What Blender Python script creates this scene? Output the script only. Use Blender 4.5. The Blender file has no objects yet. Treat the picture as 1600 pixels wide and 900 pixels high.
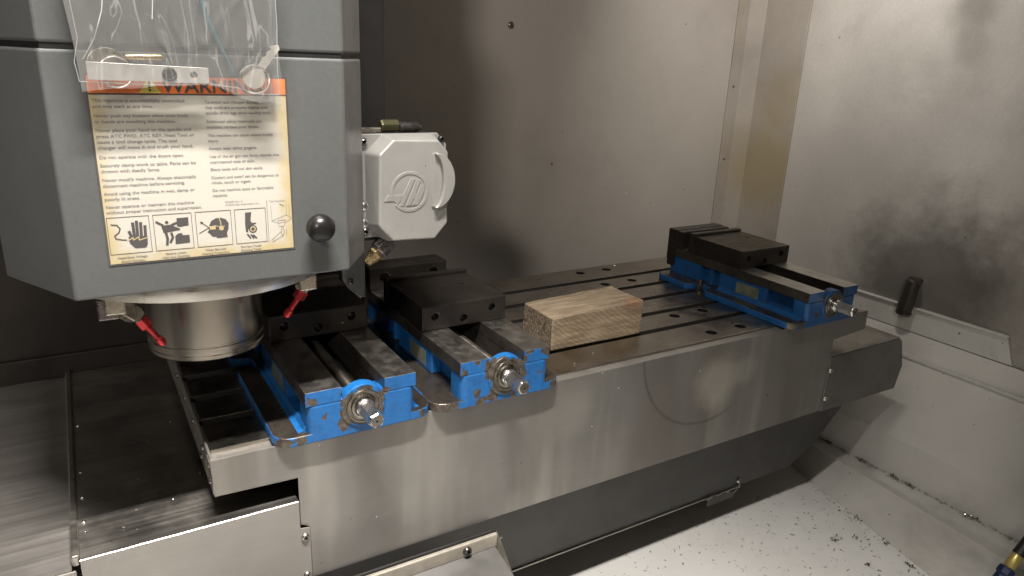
import bpy, bmesh, math, random
from mathutils import Vector, Matrix, noise
random.seed(7)
S = 0.001                      # everything below is written in millimetres
C = bpy.context.scene.collection
scene = bpy.context.scene
PI = math.pi

# ------------------------------------------------------------------ camera
cam_d = bpy.data.cameras.new("Camera")
cam = bpy.data.objects.new("Camera", cam_d)
C.objects.link(cam)
cam_d.sensor_width = 36.0
cam_d.lens = 1125.86 / 1600 * 36.0
cam_d.clip_start = 0.02
cam_d.clip_end = 50
right = Vector((0.85674378, -0.51408259, 0.04134232))
down = Vector((-0.1243177, -0.28364738, -0.95083609))
fwd = Vector((0.50053492, 0.80948332, -0.3069227))
m = Matrix((right, -down, -fwd)).transposed().to_4x4()
m.translation = Vector((-105.61, -893.02, 501.58)) * S
cam.matrix_world = m
scene.camera = cam
scene.render.resolution_x, scene.render.resolution_y = 1024, 576

# ------------------------------------------------------------------ world and lamps
world = bpy.data.worlds.new("World")
scene.world = world
world.use_nodes = True
bg = world.node_tree.nodes['Background']
bg.inputs[0].default_value = (1.0, 0.93, 0.85, 1)
bg.inputs[1].default_value = 0.055

def area(name, loc, target, size, size_y, power, col=(1, 0.93, 0.84), spread=PI):
    d = bpy.data.lights.new(name, 'AREA')
    d.shape = 'RECTANGLE'; d.size = size; d.size_y = size_y
    d.energy = power; d.color = col; d.spread = spread
    o = bpy.data.objects.new(name, d); C.objects.link(o)
    o.location = Vector(loc) * S
    v = (Vector(target) - Vector(loc)).normalized()
    o.rotation_euler = v.to_track_quat('-Z', 'Y').to_euler()
    return o
area("shop_ceiling_light", (-1940, -2620, 1860), (500, 500, 200), 0.36, 0.36, 58, (1, 0.93, 0.85))
bar = area("machine_work_light", (50, -520, 1450), (-40, -400, -490), 0.45, 0.05, 21, (1, 0.945, 0.88), math.radians(85))
bar.rotation_euler = (0.06, 0.03, 0)          # the tube lies along the machine's long side
area("rear_work_light", (1150, 60, 1080), (1704, 430, 520), 0.15, 0.05, 2.6, (1, 0.945, 0.88), math.radians(100))

scene.view_settings.view_transform = 'Standard'
scene.view_settings.look = 'None'
scene.view_settings.exposure = 0
scene.view_settings.gamma = 1

# ------------------------------------------------------------------ materials
def mat_new(name):
    m = bpy.data.materials.new(name); m.use_nodes = True
    nt = m.node_tree
    return m, nt, nt.nodes['Principled BSDF']

def N(nt, t, **kw):
    n = nt.nodes.new(t)
    for k, v in kw.items(): setattr(n, k, v)
    return n

def mixc(nt, fac, a, b, blend='MIX'):
    n = N(nt, 'ShaderNodeMix', data_type='RGBA', blend_type=blend)
    for sock, v in ((n.inputs[0], fac), (n.inputs[6], a), (n.inputs[7], b)):
        if isinstance(v, (int, float)): sock.default_value = v
        elif isinstance(v, tuple): sock.default_value = (*v, 1)
        else: nt.links.new(v, sock)
    return n.outputs[2]

def math_n(nt, op, a, b=0.0, clamp=False):
    n = N(nt, 'ShaderNodeMath', operation=op, use_clamp=clamp)
    for sock, v in ((n.inputs[0], a), (n.inputs[1], b)):
        if isinstance(v, (int, float)): sock.default_value = v
        else: nt.links.new(v, sock)
    return n.outputs[0]

def noise_n(nt, vec, scale, detail=4, rough=0.55, dist=0.0):
    n = N(nt, 'ShaderNodeTexNoise')
    n.inputs['Scale'].default_value = scale; n.inputs['Detail'].default_value = detail
    n.inputs['Roughness'].default_value = rough; n.inputs['Distortion'].default_value = dist
    nt.links.new(vec, n.inputs['Vector'])
    return n.outputs['Fac']

def mapping(nt, src, loc=(0, 0, 0), scale=(1, 1, 1), rot=(0, 0, 0)):
    n = N(nt, 'ShaderNodeMapping')
    n.inputs['Location'].default_value = loc; n.inputs['Scale'].default_value = scale
    n.inputs['Rotation'].default_value = rot
    nt.links.new(src, n.inputs['Vector'])
    return n.outputs[0]

def ramp(nt, v, lo, hi, a=0.0, b=1.0, smooth=True):
    n = N(nt, 'ShaderNodeMapRange')
    n.interpolation_type = 'SMOOTHSTEP' if smooth else 'LINEAR'
    n.inputs['From Min'].default_value = lo; n.inputs['From Max'].default_value = hi
    n.inputs['To Min'].default_value = a; n.inputs['To Max'].default_value = b
    nt.links.new(v, n.inputs['Value'])
    return n.outputs['Result']

def specks(nt, vec, scale, size, density, seed=0.0):
    """small separate spots: 1 inside a speck"""
    v = N(nt, 'ShaderNodeTexVoronoi'); v.inputs['Scale'].default_value = scale
    wob = N(nt, 'ShaderNodeTexNoise'); wob.inputs['Scale'].default_value = scale * 2.3
    nt.links.new(vec, wob.inputs['Vector'])
    add = N(nt, 'ShaderNodeVectorMath', operation='MULTIPLY_ADD')
    nt.links.new(wob.outputs['Color'], add.inputs[0])
    add.inputs[1].default_value = (0.6 / scale,) * 3
    nt.links.new(vec, add.inputs[2])
    nt.links.new(add.outputs[0], v.inputs['Vector'])
    near = math_n(nt, 'LESS_THAN', v.outputs['Distance'], size)
    sep = N(nt, 'ShaderNodeSeparateColor'); nt.links.new(v.outputs['Color'], sep.inputs[0])
    pick = math_n(nt, 'LESS_THAN', sep.outputs[0], density)
    return math_n(nt, 'MULTIPLY', near, pick), sep.outputs[1]

def surf(name, col, rough=0.4, metal=0.0, var=0.12, vscale=4.0, rvar=0.1, brush=None, brush_amt=0.06,
         dirt=None, dirt_amt=0.0, dirt_scale=9.0, dark_specks=0.0, light_specks=0.0, speck_scale=60, dirt_detail=8, bump=0.0,
         bump_scale=300, spec=0.5, streak=None, cloud=None, ring=None, smudge_sheen=None, grain=0):
    m, nt, p = mat_new(name)
    tc = N(nt, 'ShaderNodeNewGeometry').outputs['Position']
    n1 = noise_n(nt, tc, vscale, 5, 0.6)
    k = ramp(nt, n1, 0.3, 0.7, 1 - var, 1 + var)
    cn = N(nt, 'ShaderNodeVectorMath', operation='SCALE')
    cn.inputs[0].default_value = col; nt.links.new(k, cn.inputs['Scale'])
    c = cn.outputs[0]
    r = ramp(nt, noise_n(nt, tc, vscale * 2.7, 4, 0.6), 0.3, 0.7, rough - rvar, rough + rvar)
    if brush:
        b = noise_n(nt, mapping(nt, tc, scale=brush), 1.0, 4, 0.7)
        kb = ramp(nt, b, 0.3, 0.7, 1 - brush_amt, 1 + brush_amt)
        s2 = N(nt, 'ShaderNodeVectorMath', operation='SCALE'); nt.links.new(c, s2.inputs[0]); nt.links.new(kb, s2.inputs['Scale'])
        c = s2.outputs[0]
        r = math_n(nt, 'ADD', r, math_n(nt, 'MULTIPLY', math_n(nt, 'SUBTRACT', b, 0.5), brush_amt * 2.5))
    if streak:      # (tint, mapping scale, threshold lo, hi, amount)
        s = noise_n(nt, mapping(nt, tc, scale=streak[1]), 1.0, 3, 0.55)
        c = mixc(nt, ramp(nt, s, streak[2], streak[3], 0, streak[4]), c, streak[0])
    if dirt:
        d = noise_n(nt, tc, dirt_scale, dirt_detail, 0.7 if dirt_detail > 4 else 0.45, 0.4)
        c = mixc(nt, ramp(nt, d, 0.5, 0.78, 0.0, dirt_amt), c, dirt)
    if dark_specks:
        f, g = specks(nt, tc, speck_scale, 0.13, dark_specks)
        c = mixc(nt, math_n(nt, 'MULTIPLY', f, 0.75), c, (0.03, 0.026, 0.022))
        f, g = specks(nt, mapping(nt, tc, loc=(3.1, 1.7, 0.3)), speck_scale * 2.4, 0.16, dark_specks * 0.8)
        c = mixc(nt, math_n(nt, 'MULTIPLY', f, 0.6), c, (0.05, 0.043, 0.035))
    if light_specks:
        f, g = specks(nt, mapping(nt, tc, loc=(5.3, 2.2, 1.9)), speck_scale * 1.7, 0.10, light_specks)
        c = mixc(nt, f, c, (0.85, 0.83, 0.78))
    if cloud:       # broad soft dark patches: (scale, amount)
        q = noise_n(nt, mapping(nt, tc, loc=(1.3, 4.2, 0.8), scale=cloud[0] if isinstance(cloud[0], tuple) else (cloud[0],) * 3), 1.0, 2, 0.4)
        c = mixc(nt, ramp(nt, q, 0.42, 0.70, 0, cloud[1]), c, (0.12, 0.10, 0.08))
    if grain:       # fine mist of dried coolant
        q = noise_n(nt, tc, 170, 3, 0.7)
        s3 = N(nt, 'ShaderNodeVectorMath', operation='SCALE'); nt.links.new(c, s3.inputs[0]); nt.links.new(ramp(nt, q, 0.3, 0.7, 1 - grain, 1 + grain), s3.inputs['Scale']); c = s3.outputs[0]
    if ring:        # scuffed circle left by a part: (centre mm, radius mm)
        dn = N(nt, 'ShaderNodeVectorMath', operation='DISTANCE'); nt.links.new(tc, dn.inputs[0])
        dn.inputs[1].default_value = tuple(v * S for v in ring[0])
        e = math_n(nt, 'ABSOLUTE', math_n(nt, 'SUBTRACT', dn.outputs['Value'], ring[1] * S))
        sx = N(nt, 'ShaderNodeSeparateXYZ'); nt.links.new(tc, sx.inputs[0])
        f = math_n(nt, 'MULTIPLY', ramp(nt, e, 0.001, 0.0045, 0.45, 0), ramp(nt, sx.outputs[0], 0.90, 0.99, 1, 0))
        c = mixc(nt, f, c, (0.08, 0.07, 0.06))
    for (ctr, rad, amt, colr) in (smudge_sheen or ()):   # grimy patches, also painted glow and reflections
        dn = N(nt, 'ShaderNodeVectorMath', operation='DISTANCE'); nt.links.new(tc, dn.inputs[0])
        dn.inputs[1].default_value = tuple(v * S for v in ctr)
        w_ = math_n(nt, 'ADD', dn.outputs['Value'], math_n(nt, 'MULTIPLY', math_n(nt, 'SUBTRACT', noise_n(nt, tc, 9, 6, 0.65), 0.5), rad * S * 0.9))
        c = mixc(nt, ramp(nt, w_, rad * S * 0.25, rad * S, amt, 0), c, colr)
    nt.links.new(c, p.inputs['Base Color'])
    nt.links.new(r, p.inputs['Roughness'])
    p.inputs['Metallic'].default_value = metal
    p.inputs['Specular IOR Level'].default_value = spec
    if bump:
        bn = N(nt, 'ShaderNodeBump'); bn.inputs['Strength'].default_value = bump; bn.inputs['Distance'].default_value = 0.0006
        nb = noise_n(nt, mapping(nt, tc, scale=brush) if brush else tc, 1.0 if brush else bump_scale, 4, 0.6)
        nt.links.new(nb, bn.inputs['Height']); nt.links.new(bn.outputs[0], p.inputs['Normal'])
    return m

M = {}
M['panel'] = surf('stainless_panel', (0.225, 0.216, 0.205), 0.38, 0.5, var=0.10, vscale=3.2, rvar=0.08, ring=((880, -27, 10), 169), cloud=((9, 9, 1.6), 0.42), smudge_sheen=[((905, -25, -80), 75, 0.55, (0.55, 0.52, 0.46)), ((975, -25, -70), 45, 0.35, (0.5, 0.48, 0.42)), ((560, -25, -60), 70, 0.3, (0.45, 0.43, 0.39))], brush=(4, 4, 420), brush_amt=0.035,  # pale patches paint a glow, the cloud darker vertical reflections
                  dirt=(0.24, 0.21, 0.17), dirt_amt=0.35, dirt_scale=6, light_specks=0.012, dark_specks=0.012, speck_scale=45,
                  streak=((0.42, 0.40, 0.36), (11, 11, 1.3), 0.50, 0.75, 0.6))  # pale streaks paint a soft vertical sheen
M['cover'] = surf('way_cover_steel', (0.55, 0.52, 0.48), 0.40, 1.0, var=0.12, vscale=5, rvar=0.07, brush=(3, 130, 130), brush_amt=0.09,
                  dirt=(0.12, 0.10, 0.085), dirt_amt=0.5, dirt_scale=8, light_specks=0.012, speck_scale=40)
M['outer_cover'] = surf('outer_way_cover_steel', (0.40, 0.38, 0.355), 0.44, 0.8, var=0.10, vscale=5, rvar=0.05, brush=(2, 90, 90), brush_amt=0.12, light_specks=0.012, speck_scale=40)
M['cover_front'] = surf('way_cover_front', (0.30, 0.285, 0.265), 0.42, 0.35, var=0.07, vscale=5, rvar=0.05, brush=(4, 4, 420), brush_amt=0.03,
                  light_specks=0.008, speck_scale=40)
M['cover_dark'] = surf('grey_cover_paint', (0.075, 0.074, 0.072), 0.42, 0.1, var=0.12, vscale=6, light_specks=0.01, speck_scale=45)
M['apron'] = surf('apron_sheet', (0.135, 0.13, 0.125), 0.40, 0.4, var=0.1, vscale=7, light_specks=0.02, speck_scale=45)
M['apron_bar'] = surf('apron_bar_steel', (0.42, 0.385, 0.33), 0.45, 0.4, var=0.2, vscale=20, dirt=(0.18, 0.14, 0.1), dirt_amt=0.5, dirt_scale=20)
M['table'] = surf('table_steel', (0.36, 0.33, 0.295), 0.35, 1.0, var=0.18, vscale=7, rvar=0.09, brush=(14, 300, 300), brush_amt=0.07,
                  dirt=(0.10, 0.085, 0.065), dirt_amt=0.45, dirt_scale=7, light_specks=0.02, speck_scale=50, bump=0.05)
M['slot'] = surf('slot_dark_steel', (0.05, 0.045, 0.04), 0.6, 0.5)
M['gutter'] = surf('gutter_steel', (0.36, 0.34, 0.31), 0.4, 0.7, var=0.15, vscale=9, dirt=(0.10, 0.085, 0.07), dirt_amt=0.6, dirt_scale=14)
M['head'] = surf('head_grey_paint', (0.088, 0.093, 0.092), 0.36, 0.0, var=0.05, vscale=5, grain=0.05, rvar=0.05, bump=0.08, bump_scale=420, light_specks=0.003, speck_scale=40, spec=0.6)
M['head_side'] = surf('head_side_metal', (0.17, 0.165, 0.16), 0.36, 0.35, var=0.15, vscale=9, rvar=0.06, brush=(30, 30, 6), brush_amt=0.1)
M['dark'] = surf('dark_machine_paint', (0.026, 0.024, 0.023), 0.5, 0.0, var=0.2, vscale=5)
M['column'] = surf('column_cover', (0.030, 0.025, 0.022), 0.38, 0.4, var=0.25, vscale=4, brush=(6, 6, 1.5), brush_amt=0.1)
M['stub'] = surf('brown_black_rubber', (0.030, 0.023, 0.019), 0.42, 0.0, var=0.3, vscale=60, light_specks=0.03, speck_scale=90)
M['black'] = surf('black_rubber', (0.012, 0.012, 0.012), 0.45, 0.0)
M['wall'] = surf('wall_grey_paint', (0.415, 0.383, 0.346), 0.48, 0.0, var=0.05, vscale=3, rvar=0.06, dark_specks=0.012, light_specks=0.003,
                 speck_scale=26, dirt=(0.20, 0.18, 0.155), dirt_amt=0.3, dirt_scale=3.5)
M['corner'] = surf('corner_post_paint', (0.33, 0.30, 0.262), 0.42, 0.1, smudge_sheen=[((1697, 590, 210), 190, 0.42, (0.33, 0.24, 0.07)), ((1697, 560, 420), 120, 0.3, (0.30, 0.22, 0.09))], var=0.10, vscale=5, dark_specks=0.03, speck_scale=45,
                   streak=((0.30, 0.21, 0.07), (9, 9, 1.6), 0.60, 0.85, 0.55), dirt=(0.2, 0.17, 0.13), dirt_amt=0.4, dirt_scale=9)
M['rwall'] = surf('side_wall_metal', (0.61, 0.585, 0.545), 0.38, 0.3, var=0.10, vscale=2.6, rvar=0.10, cloud=((2.2, 2.2, 1.2), 0.22), grain=0.045, smudge_sheen=[((1704, 40, -10), 300, 0.75, (0.07, 0.06, 0.05)), ((1704, -170, 0), 260, 0.55, (0.10, 0.085, 0.07)), ((1704, -150, 640), 110, 0.45, (0.16, 0.13, 0.10)), ((1704, 75, 650), 75, 0.5, (0.16, 0.14, 0.11)), ((1704, 65, 560), 60, 0.35, (0.16, 0.14, 0.11)), ((1704, -140, 560), 90, 0.35, (0.16, 0.13, 0.10))], dark_specks=0.13, light_specks=0.07,  # lower patches are grime; upper ones and the cloud paint blurred reflections
                  speck_scale=42, dirt=(0.20, 0.18, 0.155), dirt_amt=0.3, dirt_scale=2.6)
M['sill'] = surf('sill_paint', (0.50, 0.49, 0.455), 0.5, 0.0, var=0.08, vscale=8, dark_specks=0.08, speck_scale=50, dirt=(0.16, 0.14, 0.11), dirt_amt=0.5, dirt_scale=14)
M['pan'] = surf('pan_paint', (0.50, 0.485, 0.455), 0.42, 0.0, cloud=(3.5, 0.35), var=0.06, vscale=4, dark_specks=0.03, light_specks=0.008, speck_scale=34,
                dirt=(0.20, 0.18, 0.15), dirt_amt=0.45, dirt_scale=5)
M['floor'] = surf('pan_floor_paint', (0.66, 0.65, 0.625), 0.42, 0.0, var=0.05, vscale=4, dark_specks=0.10, light_specks=0.03, speck_scale=60,
                  dirt=(0.28, 0.26, 0.23), dirt_amt=0.3, dirt_scale=7)
M['steel'] = surf('ground_steel', (0.52, 0.495, 0.46), 0.36, 1.0, var=0.14, vscale=22, rvar=0.07, brush=(500, 12, 500), brush_amt=0.05,
                  dirt=(0.12, 0.10, 0.08), dirt_amt=0.35, dirt_scale=14, dirt_detail=2, light_specks=0.01, speck_scale=90)
M['rail_side'] = surf('rail_side_steel', (0.12, 0.105, 0.092), 0.36, 0.75, var=0.2, vscale=20)
M['flange_top'] = surf('worn_flange_steel', (0.13, 0.11, 0.092), 0.33, 0.8, var=0.25, vscale=18, rvar=0.1, dirt=(0.06, 0.05, 0.04), dirt_amt=0.7, dirt_scale=25, light_specks=0.02, speck_scale=80)
M['jaw'] = surf('black_jaw_steel', (0.042, 0.036, 0.031), 0.37, 0.55, var=0.22, vscale=16, rvar=0.06, brush=(12, 300, 300), brush_amt=0.06, light_specks=0.012, speck_scale=70)
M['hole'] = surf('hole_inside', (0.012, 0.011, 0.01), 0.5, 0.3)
M['chrome'] = surf('bright_steel', (0.68, 0.66, 0.63), 0.30, 1.0, var=0.08, vscale=40, rvar=0.05, brush=(300, 20, 300), brush_amt=0.03)
M['bearing'] = surf('bearing_steel', (0.26, 0.24, 0.21), 0.30, 1.0, var=0.2, vscale=50)
M['spindle'] = surf('spindle_steel', (0.50, 0.465, 0.41), 0.25, 1.0, var=0.05, vscale=6, rvar=0.02, light_specks=0.006, speck_scale=60)
M['disk'] = surf('splash_ring_metal', (0.50, 0.48, 0.44), 0.36, 0.85, var=0.1, vscale=8, brush=(8, 8, 500), brush_amt=0.03)
M['cast'] = surf('cast_silver', (0.33, 0.325, 0.31), 0.38, 0.35, var=0.06, vscale=14, rvar=0.05, bump=0.12, bump_scale=900, dark_specks=0.01, speck_scale=120)
M['brass'] = surf('brass', (0.44, 0.34, 0.19), 0.34, 1.0, var=0.05, vscale=60)
M['olive'] = surf('olive_fitting', (0.10, 0.095, 0.05), 0.4, 0.6)
M['nickel'] = surf('nickel_fitting', (0.42, 0.38, 0.31), 0.33, 0.9, var=0.2, vscale=60)
M['hexdark'] = surf('dark_hex_fitting', (0.17, 0.155, 0.15), 0.3, 0.9, var=0.15, vscale=70)
M['red'] = surf('red_anodised', (0.40, 0.026, 0.03), 0.33, 0.6, var=0.3, vscale=120, dirt=(0.08, 0.03, 0.03), dirt_amt=0.5, dirt_scale=60)
M['knob'] = surf('black_knob', (0.010, 0.009, 0.009), 0.30, 0.0, var=0.1, spec=0.4)
M['navy'] = surf('navy_coupling', (0.014, 0.03, 0.075), 0.35, 0.2)
M['yellow'] = surf('yellow_brass_fitting', (0.55, 0.44, 0.15), 0.35, 0.6)
M['ink'] = surf('black_print', (0.075, 0.07, 0.07), 0.45, 0.0, var=0.1)
M['inkgrey'] = surf('grey_print', (0.19, 0.18, 0.175), 0.5, 0.0, var=0.1)
M['orange'] = surf('orange_print', (0.78, 0.20, 0.055), 0.4, 0.0, var=0.06, vscale=14)
M['yellowp'] = surf('yellow_print', (0.72, 0.62, 0.14), 0.4, 0.0)
M['cord'] = surf('teal_cord', (0.06, 0.13, 0.15), 0.4, 0.0)
M['keymetal'] = surf('key_nickel', (0.50, 0.47, 0.42), 0.35, 0.25, var=0.08, vscale=70)
M['strip'] = surf('bracket_strip_metal', (0.60, 0.58, 0.54), 0.40, 0.5, var=0.08, vscale=50)
M['plate'] = surf('vise_data_plate', (0.22, 0.23, 0.17), 0.4, 0.3, var=0.25, vscale=60)

def decal_mat():
    m, nt, p = mat_new('decal_white')
    tc = N(nt, 'ShaderNodeTexCoord').outputs['Object']
    sx = N(nt, 'ShaderNodeSeparateXYZ'); nt.links.new(tc, sx.inputs[0])
    # old glue yellowing creeping in from the rim of the sticker (object space, metres)
    dx = math_n(nt, 'SUBTRACT', 0.097, math_n(nt, 'ABSOLUTE', sx.outputs[0]))
    dz = math_n(nt, 'SUBTRACT', 0.098, math_n(nt, 'ABSOLUTE', sx.outputs[2]))
    d = math_n(nt, 'MINIMUM', dx, dz)
    d = math_n(nt, 'ADD', d, math_n(nt, 'MULTIPLY', math_n(nt, 'SUBTRACT', noise_n(nt, tc, 28, 5, 0.6), 0.5), 0.035))
    f = ramp(nt, d, 0.0, 0.020, 0.85, 0.06)
    c = mixc(nt, f, (0.47, 0.455, 0.41), (0.42, 0.335, 0.16))
    nt.links.new(c, p.inputs['Base Color']); p.inputs['Roughness'].default_value = 0.38
    return m
M['decal'] = decal_mat()

def wood_mats():
    out = []
    for kind in ('side', 'top', 'end'):
        m, nt, p = mat_new('weathered_wood_' + kind)
        tc = N(nt, 'ShaderNodeTexCoord').outputs['Object']
        if kind == 'end':
            b = noise_n(nt, mapping(nt, tc, scale=(1, 1.0, 0.7)), 260, 5, 0.7)
            c = mixc(nt, ramp(nt, b, 0.36, 0.66), (0.05, 0.037, 0.027), (0.30, 0.235, 0.16))
            h = b
        else:
            rot = 0.95 if kind == 'side' else 0.25
            v = mapping(nt, tc, loc=(0.02, 0.0, 0.01), scale=(1, 1, 1), rot=(0, rot, 0) if kind == 'side' else (0, 0, rot * 0.3))
            w = N(nt, 'ShaderNodeTexWave'); w.bands_direction = 'X' if kind == 'side' else 'Y'
            w.inputs['Scale'].default_value = 40 if kind == 'side' else 12
            w.inputs['Distortion'].default_value = 5.5 if kind == 'side' else 8; w.inputs['Detail'].default_value = 5
            w.inputs['Detail Scale'].default_value = 1.4
            nt.links.new(v, w.inputs['Vector'])
            f = noise_n(nt, mapping(nt, tc, scale=(14, 60, 95), rot=(0, 0.12, 0)) if kind == 'side' else mapping(nt, tc, scale=(12, 110, 60)), 1.0, 5, 0.6)
            base = mixc(nt, ramp(nt, f, 0.3, 0.72), (0.18, 0.135, 0.088), (0.36, 0.285, 0.195))
            patch = ramp(nt, noise_n(nt, mapping(nt, tc, loc=(2, 0, 0), scale=(16, 10, 22)), 1.0, 4, 0.6), 0.38, 0.62, 0.12, 1)
            c = mixc(nt, math_n(nt, 'MULTIPLY', math_n(nt, 'MULTIPLY', ramp(nt, w.outputs['Fac'], 0.5, 0.95), 0.55 if kind == 'side' else 0.35), patch), base, (0.17, 0.11, 0.06))
            g = noise_n(nt, mapping(nt, tc, scale=(7, 16, 12)), 1.0, 5, 0.6)
            c = mixc(nt, ramp(nt, g, 0.52, 0.75, 0, 0.85 if kind == 'top' else 0.3), c, (0.10, 0.075, 0.055))
            # knot with reddish resin near the right end
            dist = N(nt, 'ShaderNodeVectorMath', operation='DISTANCE')
            nt.links.new(tc, dist.inputs[0]); dist.inputs[1].default_value = (0.083, -0.05, 0.052)
            dd = math_n(nt, 'ADD', dist.outputs['Value'], math_n(nt, 'MULTIPLY', math_n(nt, 'SUBTRACT', f, 0.5), 0.03))
            ringf = math_n(nt, 'SINE', math_n(nt, 'MULTIPLY', dd, 900.0))
            kc = mixc(nt, ramp(nt, ringf, -0.4, 0.8), (0.30, 0.17, 0.09), (0.17, 0.10, 0.06))
            c = mixc(nt, ramp(nt, dd, 0.020, 0.034, 0.85, 0.0), c, kc)
            h = math_n(nt, 'ADD', f, math_n(nt, 'MULTIPLY', w.outputs['Fac'], 0.5))
        nt.links.new(c, p.inputs['Base Color']); p.inputs['Roughness'].default_value = 0.75
        bn = N(nt, 'ShaderNodeBump'); bn.inputs['Strength'].default_value = 0.5; bn.inputs['Distance'].default_value = 0.001
        nt.links.new(h, bn.inputs['Height']); nt.links.new(bn.outputs[0], p.inputs['Normal'])
        out.append(m)
    return out

def blue_paint(seed, amount, spots, name):
    """machine enamel chipped down to bare brown metal; spots = (x, y, z, r) in mm, vise space"""
    m, nt, p = mat_new(name)
    tc = N(nt, 'ShaderNodeTexCoord').outputs['Object']
    n1 = noise_n(nt, mapping(nt, tc, loc=(seed, seed * 0.7, 0)), 42, 6, 0.62)
    n2 = noise_n(nt, mapping(nt, tc, loc=(0, seed, 2)), 140, 4, 0.6)
    wob = math_n(nt, 'ADD', math_n(nt, 'MULTIPLY', math_n(nt, 'SUBTRACT', n1, 0.5), 0.040), math_n(nt, 'MULTIPLY', math_n(nt, 'SUBTRACT', n2, 0.5), 0.008))
    best = math_n(nt, 'MULTIPLY', math_n(nt, 'SUBTRACT', amount, n1), 0.3)   # general chipping where n1 is high
    for (x, y, z, r) in spots:
        dn = N(nt, 'ShaderNodeVectorMath', operation='DISTANCE')
        nt.links.new(tc, dn.inputs[0]); dn.inputs[1].default_value = (x * S, y * S, z * S)
        d = math_n(nt, 'SUBTRACT', math_n(nt, 'ADD', dn.outputs['Value'], wob), r * S)
        best = math_n(nt, 'MINIMUM', best, d)
    chips = ramp(nt, best, -0.0002, 0.0002, 1, 0)
    # worn corners
    bv = N(nt, 'ShaderNodeBevel'); bv.samples = 4; bv.inputs['Radius'].default_value = 0.0016
    ge = N(nt, 'ShaderNodeNewGeometry')
    dp = N(nt, 'ShaderNodeVectorMath', operation='DOT_PRODUCT')
    nt.links.new(bv.outputs[0], dp.inputs[0]); nt.links.new(ge.outputs['Normal'], dp.inputs[1])
    e = math_n(nt, 'SUBTRACT', 1.0, dp.outputs['Value'])
    edge = ramp(nt, math_n(nt, 'ADD', e, math_n(nt, 'MULTIPLY', math_n(nt, 'SUBTRACT', n1, 0.5), 0.35)), 0.06, 0.09)
    f = math_n(nt, 'MAXIMUM', chips, edge)
    c = mixc(nt, ramp(nt, n2, 0.3, 0.7), (0.010, 0.115, 0.35), (0.013, 0.14, 0.41))
    bare = mixc(nt, ramp(nt, n2, 0.35, 0.7), (0.085, 0.068, 0.055), (0.17, 0.145, 0.12))
    oil_shade = noise_n(nt, mapping(nt, tc, loc=(seed * 2, 0, 1)), 30, 6, 0.7)
    c = mixc(nt, ramp(nt, oil_shade, 0.46, 0.74, 0.0 if seed < 8 else 0.45, 0.5 if seed < 8 else 0.85), c, (0.012, 0.04, 0.10))  # oily film; its extra strength on the far right vise paints shade
    nt.links.new(mixc(nt, f, c, bare), p.inputs['Base Color'])
    nt.links.new(math_n(nt, 'MULTIPLY', f, 0.5), p.inputs['Metallic'])
    p.inputs['Roughness'].default_value = 0.36
    bn = N(nt, 'ShaderNodeBump'); bn.inputs['Strength'].default_value = 0.6; bn.inputs['Distance'].default_value = 0.0008
    nt.links.new(math_n(nt, 'SUBTRACT', math_n(nt, 'MULTIPLY', n1, 0.3), f), bn.inputs['Height']); nt.links.new(bn.outputs[0], p.inputs['Normal'])
    return m

def bag_mat():
    m, nt, p = mat_new('clear_plastic')
    out = nt.nodes['Material Output']
    nt.nodes.remove(p)
    tr = N(nt, 'ShaderNodeBsdfTransparent'); tr.inputs[0].default_value = (0.975, 0.98, 0.985, 1)
    gl = N(nt, 'ShaderNodeBsdfGlossy'); gl.inputs['Roughness'].default_value = 0.13
    df = N(nt, 'ShaderNodeBsdfDiffuse'); df.inputs[0].default_value = (0.75, 0.75, 0.74, 1)
    tc = N(nt, 'ShaderNodeTexCoord').outputs['Object']
    n1 = noise_n(nt, mapping(nt, tc, scale=(1, 1, 0.22)), 30, 3, 0.5, 0.8)
    n2 = noise_n(nt, tc, 130, 4, 0.6, 0.8)
    h = math_n(nt, 'ADD', n1, math_n(nt, 'MULTIPLY', n2, 0.3))
    bn = N(nt, 'ShaderNodeBump'); bn.inputs['Strength'].default_value = 1.0; bn.inputs['Distance'].default_value = 0.0016
    nt.links.new(h, bn.inputs['Height'])
    nt.links.new(bn.outputs[0], gl.inputs['Normal'])
    fr = N(nt, 'ShaderNodeFresnel'); fr.inputs[0].default_value = 1.5; nt.links.new(bn.outputs[0], fr.inputs['Normal'])
    cr = ramp(nt, math_n(nt, 'ABSOLUTE', math_n(nt, 'SUBTRACT', n1, 0.5)), 0.0, 0.010, 0.10, 0.0)   # crease lines in the film
    m0 = N(nt, 'ShaderNodeMixShader'); nt.links.new(math_n(nt, 'ADD', 0.08, cr), m0.inputs[0])
    nt.links.new(tr.outputs[0], m0.inputs[1]); nt.links.new(df.outputs[0], m0.inputs[2])
    m1 = N(nt, 'ShaderNodeMixShader'); nt.links.new(math_n(nt, 'MULTIPLY', fr.outputs[0], 0.6, True), m1.inputs[0])
    nt.links.new(m0.outputs[0], m1.inputs[1]); nt.links.new(gl.outputs[0], m1.inputs[2])
    nt.links.new(m1.outputs[0], out.inputs[0])
    return m
M['bag'] = bag_mat()

# ------------------------------------------------------------------ mesh helpers (mm in, metres out)
ORG = {}
def thing(name, label, cat, loc=(0, 0, 0), group=None):
    o = bpy.data.objects.new(name, None); C.objects.link(o)
    o.empty_display_size = 0.02
    o.location = Vector(loc) * S
    o['label'] = label; o['category'] = cat
    if group: o['group'] = group
    ORG[o.name] = Vector(loc)
    return o

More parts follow.
